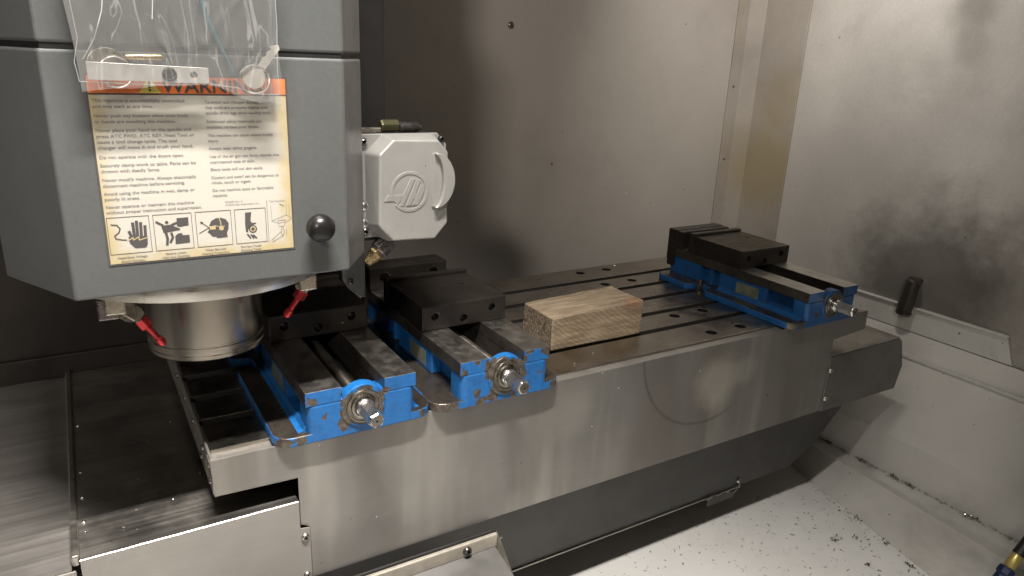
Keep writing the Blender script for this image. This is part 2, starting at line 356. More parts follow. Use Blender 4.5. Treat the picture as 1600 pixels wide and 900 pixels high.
class MB:
    def __init__(s): s.v = []; s.f = []; s.m = []; s.smooth = []
    def add(s, vs, fs, mat=0, smooth=False):
        b = len(s.v); s.v += [tuple(v) for v in vs]
        for f in fs: s.f.append([b + i for i in f]); s.m.append(mat); s.smooth.append(smooth)
        return s
    def box(s, x0, x1, y0, y1, z0, z1, mat=0, front=None, top=None, left=None):
        vs = [(x, y, z) for z in (z0, z1) for y in (y0, y1) for x in (x0, x1)]
        b = len(s.v); s.v += vs
        fl = [((0, 2, 3, 1), mat), ((4, 5, 7, 6), mat if top is None else top), ((0, 1, 5, 4), mat if front is None else front),
              ((2, 6, 7, 3), mat), ((0, 4, 6, 2), mat if left is None else left), ((1, 3, 7, 5), mat)]
        for f, mm in fl: s.f.append([b + i for i in f]); s.m.append(mm); s.smooth.append(False)
        return s
    def prism(s, poly, axis, a, b, mat=0, cap=None):
        """poly: 2D list; axis 'x' (y,z), 'y' (x,z), 'z' (x,y); extruded from a to b"""
        def P(p, t):
            return {'x': (t, p[0], p[1]), 'y': (p[0], t, p[1]), 'z': (p[0], p[1], t)}[axis]
        n = len(poly)
        vs = [P(p, a) for p in poly] + [P(p, b) for p in poly]
        fs = [list(range(n))[::-1], list(range(n, 2 * n))]
        s.add(vs, fs, mat if cap is None else cap)
        b0 = len(s.v) - 2 * n
        for i in range(n):
            j = (i + 1) % n
            s.f.append([b0 + i, b0 + j, b0 + n + j, b0 + n + i]); s.m.append(mat); s.smooth.append(False)
        return s
    def lathe(s, p0, d, prof, n=32, mat=0, smooth=True, cap0=True, cap1=True, phase=0.0):
        """prof: (distance along d, radius) list"""
        p0 = Vector(p0); d = Vector(d).normalized()
        a = d.orthogonal().normalized() if abs(d.z) > 0.9 or True else Vector((0, 0, 1))
        b = d.cross(a)
        vs = []
        for (t, r) in prof:
            for k in range(n):
                an = 2 * PI * k / n + phase
                vs.append(p0 + d * t + (a * math.cos(an) + b * math.sin(an)) * r)
        fs = []
        for i in range(len(prof) - 1):
            for k in range(n):
                k2 = (k + 1) % n
                fs.append([i * n + k, i * n + k2, (i + 1) * n + k2, (i + 1) * n + k])
        s.add(vs, fs, mat, smooth)
        b0 = len(s.v) - len(vs)
        if cap0: s.f.append([b0 + k for k in range(n)][::-1]); s.m.append(mat); s.smooth.append(False)
        if cap1: s.f.append([b0 + (len(prof) - 1) * n + k for k in range(n)]); s.m.append(mat); s.smooth.append(False)
        return s
    def tube(s, pts, r, n=10, mat=0, closed=False):
        pts = [Vector(p) for p in pts]; vs = []; N_ = len(pts)
        for i, p in enumerate(pts):
            if closed: t = pts[(i + 1) % N_] - pts[i - 1]
            else: t = pts[min(i + 1, N_ - 1)] - pts[max(i - 1, 0)]
            t.normalize(); up = Vector((0, 1, 0)) if abs(t.y) < 0.9 else Vector((1, 0, 0))
            a = t.cross(up).normalized(); b = t.cross(a)
            rr = r[i] if isinstance(r, (list, tuple)) else r
            for k in range(n):
                an = 2 * PI * k / n; vs.append(p + (a * math.cos(an) + b * math.sin(an)) * rr)
        fs = []
        for i in range(N_ if closed else N_ - 1):
            i2 = (i + 1) % N_
            for k in range(n):
                k2 = (k + 1) % n; fs.append([i * n + k, i * n + k2, i2 * n + k2, i2 * n + k])
        s.add(vs, fs, mat, True)
        if not closed:
            b0 = len(s.v) - len(vs)
            s.f.append([b0 + k for k in range(n)][::-1]); s.m.append(mat); s.smooth.append(False)
            s.f.append([b0 + (N_ - 1) * n + k for k in range(n)]); s.m.append(mat); s.smooth.append(False)
        return s
    def build(s, name, mats, parent=None, bevel=0.0, seg=2, world=True, loc=None, label=None, fix=True):
        me = bpy.data.meshes.new(name)
        org = Vector((0, 0, 0))
        if parent is not None and world: org = ORG[parent.name]
        if loc is not None: org = Vector(loc)
        me.from_pydata([tuple((Vector(v) - org) * S) for v in s.v], [], s.f)
        if not isinstance(mats, (list, tuple)): mats = [mats]
        for mm in mats: me.materials.append(mm if not isinstance(mm, str) else M[mm])
        me.polygons.foreach_set('material_index', s.m); me.polygons.foreach_set('use_smooth', s.smooth)
        me.update()
        if any(s.smooth): me.set_sharp_from_angle(angle=0.6)
        if fix:
            bm = bmesh.new(); bm.from_mesh(me); bmesh.ops.recalc_face_normals(bm, faces=bm.faces); bm.to_mesh(me); bm.free()
        o = bpy.data.objects.new(name, me); C.objects.link(o)
        if parent is not None:
            o.parent = parent; ORG[o.name] = org
        else:
            o.location = org * S; ORG[o.name] = org
        if bevel:
            b = o.modifiers.new('bevel', 'BEVEL'); b.width = bevel * S; b.segments = seg; b.limit_method = 'ANGLE'; b.angle_limit = 0.6
            b.harden_normals = False
        if label: o['label'] = label
        return o

def tag(o, label, cat, group=None):
    o['label'] = label; o['category'] = cat
    if group: o['group'] = group
    return o
def struct(o): o['kind'] = 'structure'; return o

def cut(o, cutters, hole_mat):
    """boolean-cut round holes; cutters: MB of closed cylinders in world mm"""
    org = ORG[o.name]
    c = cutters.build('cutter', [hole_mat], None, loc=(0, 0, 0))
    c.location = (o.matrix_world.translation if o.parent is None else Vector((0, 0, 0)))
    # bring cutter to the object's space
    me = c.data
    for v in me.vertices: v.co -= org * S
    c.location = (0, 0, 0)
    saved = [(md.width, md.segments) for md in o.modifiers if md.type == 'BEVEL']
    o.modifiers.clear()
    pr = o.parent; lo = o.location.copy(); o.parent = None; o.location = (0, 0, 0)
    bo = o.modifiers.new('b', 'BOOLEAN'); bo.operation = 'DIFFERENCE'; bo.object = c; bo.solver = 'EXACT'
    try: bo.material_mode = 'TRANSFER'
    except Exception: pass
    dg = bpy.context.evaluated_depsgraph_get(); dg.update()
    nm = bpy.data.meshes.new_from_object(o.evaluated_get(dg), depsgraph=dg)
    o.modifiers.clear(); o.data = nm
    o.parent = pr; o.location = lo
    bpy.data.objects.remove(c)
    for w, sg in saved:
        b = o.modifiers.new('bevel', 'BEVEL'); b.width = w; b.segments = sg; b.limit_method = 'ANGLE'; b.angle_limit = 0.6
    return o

def rounded(x0, x1, y0, y1, r, n=6, corners=(1, 1, 1, 1)):
    pts = []
    for (cx, cy, a0, on) in ((x1 - r, y0 + r, -90, corners[0]), (x1 - r, y1 - r, 0, corners[1]), (x0 + r, y1 - r, 90, corners[2]), (x0 + r, y0 + r, 180, corners[3])):
        if on:
            for k in range(n + 1):
                a = math.radians(a0 + 90 * k / n); pts.append((cx + r * math.cos(a), cy + r * math.sin(a)))
        else:
            a = math.radians(a0 + 45); pts.append((cx + r * math.copysign(1, math.cos(a)), cy + r * math.copysign(1, math.sin(a))))
    return pts

def screw(parent, p, d, r=5, h=3.5, name='screw', mat='chrome'):
    """button head screw with a socket"""
    b = MB()
    b.lathe(p, d, [(0, r), (h * .45, r * .95), (h * .85, r * .72), (h, r * .45), (h * .35, r * .40)], 16, 0)
    b.lathe(Vector(p) + Vector(d).normalized() * h * .36, d, [(0, r * .39), (0.1, r * .39)], 6, 1)
    return b.build(name, [M[mat], M['hole']], parent)

# ================================================================== SETTING
# enclosure back wall
struct(MB().box(370, 1612, 700, 706, -495, 1000).build('back_wall', 'wall'))
# stepped corner post between back wall and side wall
cp = thing('corner_post', 'tall pale sheet metal corner post with yellowish stain between back wall and side wall', 'post', (1650, 690, -480))
pts = [(1613.5, 697), (1690, 662), (1693, 625), (1700, 518), (1712, 518), (1716, 700), (1700, 712), (1613.5, 712)]
MB().prism(pts[:1] + [(1650, 690)] + pts[1:], 'z', -495, 1000).build('post_sheet', 'corner', cp, bevel=1.5)
for z in (440, 223): 
    sc = screw(cp, (1629, 695, z), (-0.1, -1, 0), 4, 3, mat='hexdark')
# side wall
struct(MB().box(1704, 1712, -1356, 517, -140, 1000).build('side_wall', 'rwall'))
st = thing('side_wall_sill', 'pale painted sheet metal sill flange along the foot of the right side wall', 'sill', (1700, 200, -135))
MB().prism([(516, -137), (516, -76), (-166, -73), (-189, -135)], 'x', 1696, 1703.5).build('sill_flange', 'sill', st, bevel=2)
MB().prism([(516, -76), (516, -71), (-168, -68), (-168, -73)], 'x', 1690, 1703.5).build('sill_lip', 'sill', st, bevel=1.5)
# unseen front wall and windowed door, added and sized to block the shop light
struct(MB().box(-1700, -512, -1362, -1357, -495, 1015).box(-512, 1704, -1362, -1357, -495, -160).build('front_wall_blocker', 'wall'))
# added door blocker; its window opening lets light onto side wall and slopes
struct(MB().box(-30, 1704, -1356, -1350, -160, 1700).box(-512, -230, -1356, -1350, -160, 1700).box(-230, -30, -1356, -1350, -160, 600)
       .box(-230, -30, -1356, -1350, 1330, 1700).build('door_blocker', 'wall'))
# chip pan slopes
def jx(y): return 1397 + (y - 90) * 85 / 388.0
def strip(name, pa, pb, ya, yb, mat, n=1):
    """sheet between two long edges given as functions y -> (x, z)"""
    vs = []; fs = []
    for i in range(n + 1):
        y = ya + (yb - ya) * i / n
        a = pa(y); b = pb(y)
        vs += [(a[0], y, a[1]), (b[0], y, b[1])]
    for i in range(n): fs.append([2 * i, 2 * i + 1, 2 * i + 3, 2 * i + 2])
    return MB().add(vs, fs, 0, True).build(name, mat, fix=False)
ya, yb = -1356, 600
struct(strip('pan_ledge', lambda y: (1665, -180), lambda y: (1697, -137), ya, yb, 'pan'))
struct(strip('pan_upper_slope', lambda y: (1516, -340), lambda y: (1665, -180), ya, yb, 'pan'))
struct(strip('pan_lower_slope', lambda y: (1503, -430), lambda y: (1516, -340), ya, yb, 'pan'))
struct(strip('pan_step', lambda y: (1454, -429), lambda y: (1503, -430), ya, yb, 'sill'))
struct(strip('pan_step_riser', lambda y: (1455.5, -431 - max(0, (150 - y)) * 0.045), lambda y: (1454, -429), ya, yb, 'pan', 64))
struct(strip('pan_floor_slope', lambda y: (jx(y), -490), lambda y: (1455.5, -431 - max(0, (150 - y)) * 0.045), ya, yb, 'pan', 64))
struct(strip('chip_pan_floor', lambda y: (-900, -490), lambda y: (jx(y), -490), ya, yb, 'floor'))
# folded seam on the upper slope just under the ledge
MBs = MB().box(1650, 1664, ya, 516, -190, -182); 
struct(MBs.build('pan_seam', 'sill', bevel=1.5))
# column behind the head
struct(MB().box(-900, 372, 565, 760, -495, 1000).build('machine_column', 'column', bevel=3))
struct(MB().box(-900, 371, 558, 564.5, -95, -52).build('column_skirt', 'column', bevel=2))

# ================================================================== LEFT WAY COVERS
wl = thing('left_way_cover', 'folded steel cover left of the table, nearly black with bright front fold', 'way cover', (-25, 200, -240))
MB().box(-157, 101, -29, 556, -92, -89).build('top_sheet', 'cover', wl)
w = MB(); w.prism([(-157, -90), (101, -90), (101, -133), (114, -135), (114, -330), (-157, -330)], 'y', -31, -29)
w.build('front_sheet', 'cover_front', wl)
# rounded bright fold
w = MB()
prof = [(-31 + 4 * (1 - math.sin(a)), -93 + 4 * math.cos(a)) for a in [math.radians(90 - 15 * k) for k in range(7)]]
pp = [(x, z) for x, z in prof] + [(-25, -93)]
w.prism(pp, 'x', -157, 101); w.build('front_fold', 'chrome', wl)
w = MB(); w.box(-166, -157.5, -27, 556, -98, -84); w.build('wiper_lip', 'cover', wl, bevel=2)
for y in (50, 110, 180, 330): screw(wl, (-151, y, -89), (0, 0, 1), 3, 2)
for z in (-148, -212): screw(wl, (107, -31, z), (0, -1, 0), 6, 4)
w2 = thing('outer_way_cover', 'lower brushed stainless way cover at the far left edge beside the wiper lip', 'way cover', (-400, 200, -240))
MB().box(-900, -166.5, -34, 556, -99, -96).build('top_sheet', 'outer_cover', w2)
MB().box(-900, -162, -38, -34.5, -330, -97).build('front_sheet', 'cover_front', w2, bevel=1.5)

# ================================================================== RIGHT WAY COVER
wr = thing('right_way_cover', 'short grey way cover box jutting out past the right end of the table', 'way cover', (1380, 200, -224))
w = MB(); w.prism([(1251, -92), (1504, -91), (1517, -100), (1541, -167), (1527, -225), (1251, -224)], 'y', -27, 500)
w.build('cover_box', [M['apron']], wr, bevel=2)
w = MB(); w.box(1251, 1505, -26, 500, -90.5, -89); w.build('top_sheet', 'cover', wr)
for z in (-125, -192): screw(wr, (1256, -28, z), (0, -1, 0), 6, 4)

# ================================================================== SADDLE SHEET and APRON
sd = thing('saddle_cover', 'dark grey saddle cover sheet hanging below the long stainless front panel', 'cover', (700, 60, -415))
w = MB(); w.prism([(-100, -190), (1470, -190), (1456, -288), (1377, -367), (1290, -415), (-100, -418)], 'y', 50, 420)
w.build('cover_sheet', 'cover_dark', sd, bevel=2)
w = MB(); w.box(500, 1100, 46.5, 49.5, -418, -414); w.build('bottom_lip', 'gutter', sd, bevel=0.8)
w = MB(); w.box(1010, 1095, 46.0, 49.2, -438, -419); w.build('bottom_tab', 'cover_dark', sd, bevel=1)
screw(sd, (1108, 49.5, -401), (0, -1, 0), 7, 5)
# bits of pale sealant squeezed out at the tab
w = MB()
rr = random.Random(3)
for k in range(9):
    x = 985 + rr.random() * 118; z = -417 + rr.uniform(-2, 3) - (8 if x > 1080 and rr.random() > .5 else 0)
    pts = [(x + i * rr.uniform(2, 5), 45.5 + rr.uniform(-1, 1), z + i * rr.uniform(-1.5, 1.8)) for i in range(5)]
    w.tube(pts, [0.5, 1.6, 2.0, 1.5, 0.4], 6)
w.build('sealant', 'sill', sd)

ap = thing('apron_cover', 'grey sloping apron sheet with a bolted steel top bar at the bottom of the picture', 'cover', (250, -140, -330))
w = MB(); w.prism([(-44, -231), (-40, -231), (-40, -262), (-44, -262)], 'x', -60, 413); w.build('backing_sheet', 'dark', ap, bevel=1)
w = MB(); w.prism([(-52, -234), (-44.5, -234), (-44.5, -258), (-52, -258)], 'x', -60, 408); w.build('top_bar', 'apron_bar', ap, bevel=2)
w = MB(); w.add([(-60, -52, -257), (404, -52, -257), (440, -260, -372), (-60, -260, -372), (-60, -52, -260), (404, -52, -260), (440, -260, -375), (-60, -260, -375)],
      [(0, 1, 2, 3), (7, 6, 5, 4), (0, 4, 5, 1), (1, 5, 6, 2), (2, 6, 7, 3), (3, 7, 4, 0)])
w.build('apron_sheet', 'apron', ap)
w = MB(); w.add([(408, -44.5, -236), (409, -46, -232), (412, -60, -250), (422, -120, -330), (412, -46, -330)], [(0, 1, 2, 3, 4)])
w.build('end_gusset', 'apron_bar', ap)
screw(ap, (352, -52.5, -246), (0, -1, 0.15), 7.5, 6, mat='hexdark')
for z in (-243, -256): screw(ap, (412.5, -50, z), (1, 0, 0), 3.2, 4)

# ================================================================== MILLING TABLE
tb = thing('milling_table', 'long slotted steel machine table with stainless front panel running across the picture', 'machine table', (677, 240, -50))
prof = [(0, -48), (0, 0)]
for k in range(5):
    a, b = 75 + 80 * k, 91 + 80 * k
    prof += [(a, 0), (a, -18), (a - 6, -18), (a - 6, -32), (b + 6, -32), (b + 6, -18), (b, -18), (b, 0)]
prof += [(497, 0), (497, -48)]
w = MB(); w.prism(prof, 'x', 0, 1355)
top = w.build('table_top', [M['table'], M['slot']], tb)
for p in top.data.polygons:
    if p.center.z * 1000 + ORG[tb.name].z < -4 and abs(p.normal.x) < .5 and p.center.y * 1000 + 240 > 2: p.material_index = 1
cu = MB()
for xx in (929, 1010):
    for yy in (28, 132, 366, 465):
        cu.lathe((xx, yy, -16), (0, 0, 1), [(0, 11), (26, 11)], 24, 0, smooth=False)
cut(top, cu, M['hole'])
b = top.modifiers.new('bevel', 'BEVEL'); b.width = 0.0012; b.segments = 2; b.limit_method = 'ANGLE'; b.angle_limit = 0.9
w = MB(); w.box(-5, 1356, -23.2, -0.2, -8, -4); w.build('coolant_gutter', 'gutter', tb)
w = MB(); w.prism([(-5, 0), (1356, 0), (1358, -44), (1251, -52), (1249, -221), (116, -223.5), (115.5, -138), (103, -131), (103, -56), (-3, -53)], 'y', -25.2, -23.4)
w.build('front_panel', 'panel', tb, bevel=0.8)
w = MB(); w.box(-4, -0.5, -24, 497, -50, 1); w.build('end_plate', 'gutter', tb, bevel=1)
for y in (-8, 40, 120, 200, 290, 380): screw(tb, (-4, y, -14), (-1, 0, 0), 4, 3, mat='hexdark')
for y in (-8, 60): screw(tb, (-4, y, -38), (-1, 0, 0), 4, 3, mat='hexdark')

# ================================================================== VISES
def make_vise(x0, y0, jaw_y, label, seed, amount, spots):
    L = (x0 + 78, y0, 0)
    t = thing('milling_vise', label, 'vise', L, 'blue milling vises bolted to the table')
    paint = blue_paint(seed, amount, spots, 'blue_enamel')
    X, Y = L[0], L[1]
    def bx(b, xa, xb, ya, yb, za, zb, **k): b.box(X + xa, X + xb, Y + ya, Y + yb, za, zb, **k)
    # base flange: rounded plate with waists cut in each long side
    fl = []
    for (px, py) in rounded(-118, 106, 0, 404, 24, 7): fl.append((px, py))
    # insert clamping waists between the lugs at the rear
    out = []
    for i, p in enumerate(fl):
        out.append(p)
        q = fl[(i + 1) % len(fl)]
        if p[0] == q[0] or abs(p[0] - q[0]) < 1e-3:
            s = 1 if p[0] > 0 else -1
            ws = [(236, 0), (242, 4), (248, 14), (250, 30), (288, 30), (290, 14), (296, 4), (302, 0)]
            if s < 0: ws = ws[::-1]
            if abs(p[1] - q[1]) > 100: out += [(p[0] - s * dx, yy) for yy, dx in ws]
    w = MB(); w.prism([(X + a, Y + b_) for a, b_ in out], 'z', 0, 14, 0)
    for i, f in enumerate(w.f):
        if len(f) > 8 and all(w.v[k][2] == 14 for k in f): w.m[i] = 1
    base = w.build('base_flange', [paint, M['flange_top']], t, bevel=2.2, seg=3)
    # body: two walls, front post, cross ribs
    w = MB()
    bx(w, -58, -33, 6, 398, 13, 54); bx(w, 33, 58, 6, 398, 13, 54)
    for (a, b_, c_) in ((104, 238, 76), (262, 272, 73), (300, 398, 76)):
        bx(w, -c_, -57, a, b_, 13.5, 53.4); bx(w, 57, c_, a, b_, 13.5, 53.4)
    for sg in ((-1, 1) if not 300 < x0 < 400 else ()):
        w.prism([(X + sg * 57, 13), (X + sg * 87, 13), (X + sg * 87, 14.5), (X + sg * 80, 16.5), (X + sg * 77, 22), (X + sg * 57, 22)], 'y', Y + 10, Y + 236)
    body = w.build('vise_body', [paint], t, bevel=3, seg=2)
    w = MB(); bx(w, -32.8, 32.8, 44, 396, 13, 19); bx(w, -32.8, -31.4, 44, 396, 19.2, 53.3); bx(w, 31.4, 32.8, 44, 396, 19.2, 53.3)
    w.build('trough_liner', 'rail_side', t)
    w = MB(); w.prism([(X + a, Y + b_) for a, b_ in rounded(-76.5, 76.5, -0.7, 42, 11, 6)], 'z', 0.4, 53.2)
    post = w.build('front_post', [paint], t, bevel=2)
    w = MB(); w.lathe((X, Y - 3, 41), (0, 1, 0), [(0, 30.5), (1.5, 32), (17, 32), (19, 30)], 40, 0)
    bx(w, 12, 33, 0.8, 26, 48, 57)
    bx(w, -33, -12, 0.8, 30, 48, 56)
    w.build('screw_boss', [paint], t, bevel=1.2)
    for s in (-1, 1):
        w = MB(); xa, xb = (-78, -30) if s < 0 else (31, 78)
        bx(w, xa, xb, 0, 404, 53.5, 74, mat=1, front=2, top=0)
        if s < 0: bx(w, -30.2, -26.5, 6, 366, 60, 70.5)
        r_ = w.build('rail', [M['steel'], M['rail_side'], paint], t, bevel=1.0)
    # bearing and hex screw
    w = MB(); w.lathe((X, Y - 3.2, 41), (0, -1, 0), [(-4, 24.5), (0, 24.5), (1.8, 23.8), (1.8, 21.5), (0.2, 20.8), (0.2, 18.5), (2.4, 17.6), (2.8, 14.5), (0.4, 13.5), (0.4, 10)], 40, 0)
    w.build('bearing_collar', 'bearing', t)
    w = MB(); w.lathe((X, Y - 3, 41), (0, -1, 0), [(0, 13), (8, 13), (10, 11), (12, 11)], 28, 0)
    w.lathe((X, Y - 14, 41), (0, -1, 0), [(-2, 9.6), (0, 11.4), (36, 11.4), (38.5, 9.4)], 6, 0, smooth=False, phase=0.3 + seed)
    hx = w.build('hex_screw', 'chrome', t, bevel=0.5)
    w = MB(); w.lathe((X, Y - 52.7, 41), (0, -1, 0), [(0, 8), (0.1, 8)], 16, 0)
    w.lathe((X, Y - 52.9, 41), (0, -1, 0), [(0, 1.6), (0.1, 1.6)], 12, 1)
    w.build('screw_end_face', [M['bearing'], M['hole']], t)
    prof_ = [(i * 2.5, 10.5 if i % 2 else 9) for i in range(0, 118)]
    w = MB(); w.lathe((X, Y + 40, 41), (0, 1, 0), prof_, 20, 0)
    w.build('lead_screw', 'rail_side', t)
    # movable jaw
    w = MB(); bx(w, -77, 77, jaw_y, jaw_y + 146, 74.6, 115)
    jb = w.build('movable_jaw', [M['jaw']], t, bevel=1.2)
    cu = MB()
    for (hx_, hz) in ((-54, 97), (-2, 86), (51, 98)):
        cu.lathe((X + hx_, Y + jaw_y - 5, hz), (0, 1, 0), [(0, 6.5), (26, 6.5)], 20, 0, smooth=False)
    cu.lathe((X + 40, Y + jaw_y + 92, 104), (0, 0, 1), [(0, 4), (20, 4)], 16, 0, smooth=False)
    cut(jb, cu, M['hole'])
    for (hx_, hz) in ((-54, 97), (-2, 86), (51, 98)):
        w = MB(); w.lathe((X + hx_, Y + jaw_y + 13, hz), (0, -1, 0), [(0, 5.6), (5, 5.4), (5.5, 4.2), (2.5, 2.6)], 16, 0)
        w.build('socket_screw', 'hexdark', t)
    w = MB(); bx(w, -79, 79, jaw_y + 146.5, jaw_y + 162, 75, 121)
    w.build('jaw_plate', 'jaw', t, bevel=1.5)
    # fixed jaw at the back
    w = MB(); bx(w, -78, 77, 384, 414, 42, 118); bx(w, -84, 83, 384.5, 405, 30, 78)
    w.build('fixed_jaw', 'jaw', t, bevel=2)
    w = MB(); bx(w, -79, 78, 366, 383.5, 74.6, 117)
    fp = w.build('jaw_plate', 'jaw', t, bevel=1.5)
    cu = MB()
    for hx_ in (-50, 50): cu.lathe((X + hx_, Y + 360, 97), (0, 1, 0), [(0, 9.5), (18, 9.5)], 20, 0, smooth=False)
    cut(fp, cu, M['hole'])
    # data plate on the left side
    w = MB(); bx(w, -76.4, -75.2, 126, 188, 20, 46)
    w.build('data_plate', 'plate', t)
    # hold-down bolts with washers through the flange waists
    for (sx, yy) in (((-103, 269), (91, 269)) if x0 > 120 else ((91, 269),)):
        w = MB(); w.lathe((X + sx, Y + yy, 0.5), (0, 0, 1), [(0, 11), (3, 11)], 24, 0)
        w.lathe((X + sx, Y + yy, 3.6), (0, 0, 1), [(0, 8.5), (12, 8.5), (13, 7.6)], 6, 0, smooth=False)
        w.lathe((X + sx, Y + yy, 16), (0, 0, 1), [(0, 5), (14, 5), (15, 4)], 14, 0)
        w.build('hold_down_bolt', 'hexdark', t)
    return t

v1s = [(-72, 0, 62, 6.5), (-55, 0, 34, 6), (-50, 0, 27, 5), (0, -3, 41, 30), (-27, 0, 18, 7), (34, 0, 58, 4), (-107, 6, 7, 9), (-84, 0, 6, 6), (88, 0, 8, 5), (103, 12, 9, 6), (-30, 0, 70, 3)]
v2s = [(0, -3, 41, 31), (-28, 0, 62, 12), (-30, 0, 44, 8), (-48, 0, 24, 6), (-100, 4, 7, 22), (-22, 0, 12, 9), (-44, 0, 4, 8), (70, 0, 71, 9), (40, 0, 73, 7), (30, 0, 60, 6), (-74, 0, 55, 6),
       (-50, 0, 73, 6), (60, 0, 34, 4), (92, 0, 5, 7), (78, 0, 66, 6), (-118, 30, 7, 20), (12, 0, 3, 8)]
v3s = [(0, -3, 41, 28), (-30, 0, 60, 6), (25, 0, 60, 5), (-48, 0, 26, 3.5), (-112, 6, 7, 12), (-90, 2, 10, 8)]
make_vise(114, -40, 190, 'blue vise under the spindle at the left end of the table', 1.3, 0.70, v1s)
make_vise(339, -42, 137, 'blue vise with heavily chipped front between the left vise and the wooden block', 5.1, 0.665, v2s)
make_vise(1121, -40, 182, 'blue vise standing alone at the far right end of the table', 8.2, 0.72, v3s)

# ================================================================== WOOD BLOCK
wb = MB()
xs = [585 + 209 * i / 14 for i in range(15)]
bm = bmesh.new()
bmesh.ops.create_cube(bm, size=1)
for v in bm.verts:
    v.co = Vector((v.co.x * 209, v.co.y * 98, v.co.z * 66))
bmesh.ops.subdivide_edges(bm, edges=bm.edges, cuts=9, use_grid_fill=True)
for v in bm.verts:
    n = noise.noise_vector(v.co * 0.021) * 1.5
    v.co += n
    v.co.z += 3.0 * (v.co.x / 100) * (1 if v.co.z > 0 else 0)
    if v.co.z < -30: v.co.z = -33
for v in bm.verts: v.co *= S
me = bpy.data.meshes.new('wooden_block'); bm.to_mesh(me); bm.free()
for mm in wood_mats(): me.materials.append(mm)
for p in me.polygons:
    n = p.normal
    p.material_index = 1 if abs(n.z) > .7 else (2 if abs(n.x) > .7 else 0)
o = bpy.data.objects.new('wooden_block', me); C.objects.link(o)
o.location = (0.6895, 0.131, 0.0335)
bv = o.modifiers.new('bevel', 'BEVEL'); bv.width = 0.0032; bv.segments = 3; bv.limit_method = 'ANGLE'; bv.angle_limit = 0.8
tag(o, 'weathered wooden block with a reddish knot lying on the table beside the chipped vise', 'wood block')

# ================================================================== MACHINE HEAD
hd = thing('machine_head', 'grey machine head with warning sticker and round steel spindle nose above the table', 'machine head', (25, 130, 100))
def head_poly(zt): return None
outline = [(-121, -70), (168, -70), (212, -2), (214, 300), (-186, 300), (-184, 52)]
w = MB(); w.prism(outline, 'z', 243, 490)
for i, f in enumerate(w.f):
    c = sum((Vector(w.v[k]) for k in f), Vector()) / len(f)
    if c.x > 175: w.m[i] = 1
hc = w.build('lower_cover', [M['head'], M['head_side']], hd, bevel=3, seg=3)
# slightly sloping lower edge is kept straight; upper cover sits above a dark joint
w = MB(); w.prism([(a + (2 if a < 0 else -2), b_ + (2 if b_ < 0 else 0)) for a, b_ in outline], 'z', 488, 497)
w.build('joint_gap', 'black', hd)
w = MB(); w.prism(outline, 'z', 495.5, 780)
for i, f in enumerate(w.f):
    c = sum((Vector(w.v[k]) for k in f), Vector()) / len(f)
    if c.x > 175: w.m[i] = 1
w.build('upper_cover', [M['head'], M['head_side']], hd, bevel=3, seg=3)
# dark carriage behind the head
w = MB(); w.box(215, 304, 150, 556, 375, 900); w.build('carriage', 'dark', hd, bevel=3)
w = MB(); w.prism([(214, 243), (214, 176), (222, 162), (240, 145), (249, 145), (249, 330), (214, 330)], 'y', 100, 106)
w.build('bracket_plate', 'head', hd, bevel=1.5)
screw(hd, (226, 99.5, 172), (0, -1, 0), 5, 4, mat='hexdark')
# splash ring under the head
w = MB(); w.lathe((25, 130, 243.2), (0, 0, -1), [(0, 196), (8, 186), (16, 176), (22, 172.5), (27, 170), (28.5, 165), (26.5, 158), (24, 140), (24, 60)], 96, 0)
w.build('splash_ring', 'disk', hd)
# spindle nose
w = MB(); w.lathe((27, 130, 222), (0, 0, -1), [(0, 75), (100, 75), (101, 73.5), (103.5, 73.5), (104.5, 75.5), (111, 75.5), (112, 74), (114, 74), (115, 75), (119.5, 75), (121.5, 73), (121.5, 45), (105, 38)], 96, 0)
w.build('spindle_nose', 'spindle', hd)
w = MB(); w.lathe((27, 130, 102), (0, 0, 1), [(0, 44), (0.3, 44)], 40, 0); w.build('spindle_bore', 'hole', hd)
# knob
w = MB(); w.lathe((130, -70, 303), (0, -1, 0), [(0, 8), (5, 7), (7, 10), (10, 14), (15, 16.3), (21, 16.3), (26, 14), (30, 9), (31.5, 4), (31.7, 0.5)], 40, 0)
w.build('knob', 'knob', hd)
# dome nuts on the right side of the head
for z in (305, 282):
    w = MB(); w.lathe((212, 6, z), (1, -0.6, 0), [(0, 8), (3, 8), (6, 6.5), (8.5, 3.5), (9.5, 0.6)], 24, 0); w.build('dome_nut', 'chrome', hd)

# coolant nozzles under the ring
def nozzle(base_pt, mid, tip, group='coolant nozzles around the spindle'):
    B, Mi, T = Vector(base_pt), Vector(mid), Vector(tip)
    w = MB(); w.box(B.x - 11, B.x + 11, B.y - 11, B.y + 11, B.z - 20, B.z)
    f = w.build('nozzle_block', 'nickel', hd, bevel=1.5)
    d = (Mi - B - Vector((0, 0, -10))).normalized(); L = (Mi - B - Vector((0, 0, -10))).length
    w = MB(); w.lathe(B + Vector((0, 0, -10)), d, [(0, 13), (L * .75, 13), (L, 9)], 4, 0, smooth=False, phase=PI / 4)
    w.build('elbow', 'nickel', hd, bevel=1.2)
    d = (T - Mi).normalized(); L = (T - Mi).length
    w = MB(); w.lathe(Mi, d, [(0, 7), (0, 8.2), (L * .30, 8.2), (L * .32, 4)], 6, 0, smooth=False)
    w.lathe(Mi + d * L * .3, d, [(0, 4), (L * .42, 3.6), (L * .46, 5.2), (L * .62, 5.4), (L * .70, 3.4), (L * .70, 1.4)], 20, 0)
    w.build('nozzle_tip', 'red', hd)
nozzle((-84, 28, 214), (-60, 36, 180), (-36, 40, 140))
nozzle((142, 30, 214), (138, 34, 190), (115, 40, 154))
w = MB(); w.box(22, 50, -2, 12, 203, 213); w.build('nozzle_tip', 'red', hd, bevel=1.5)
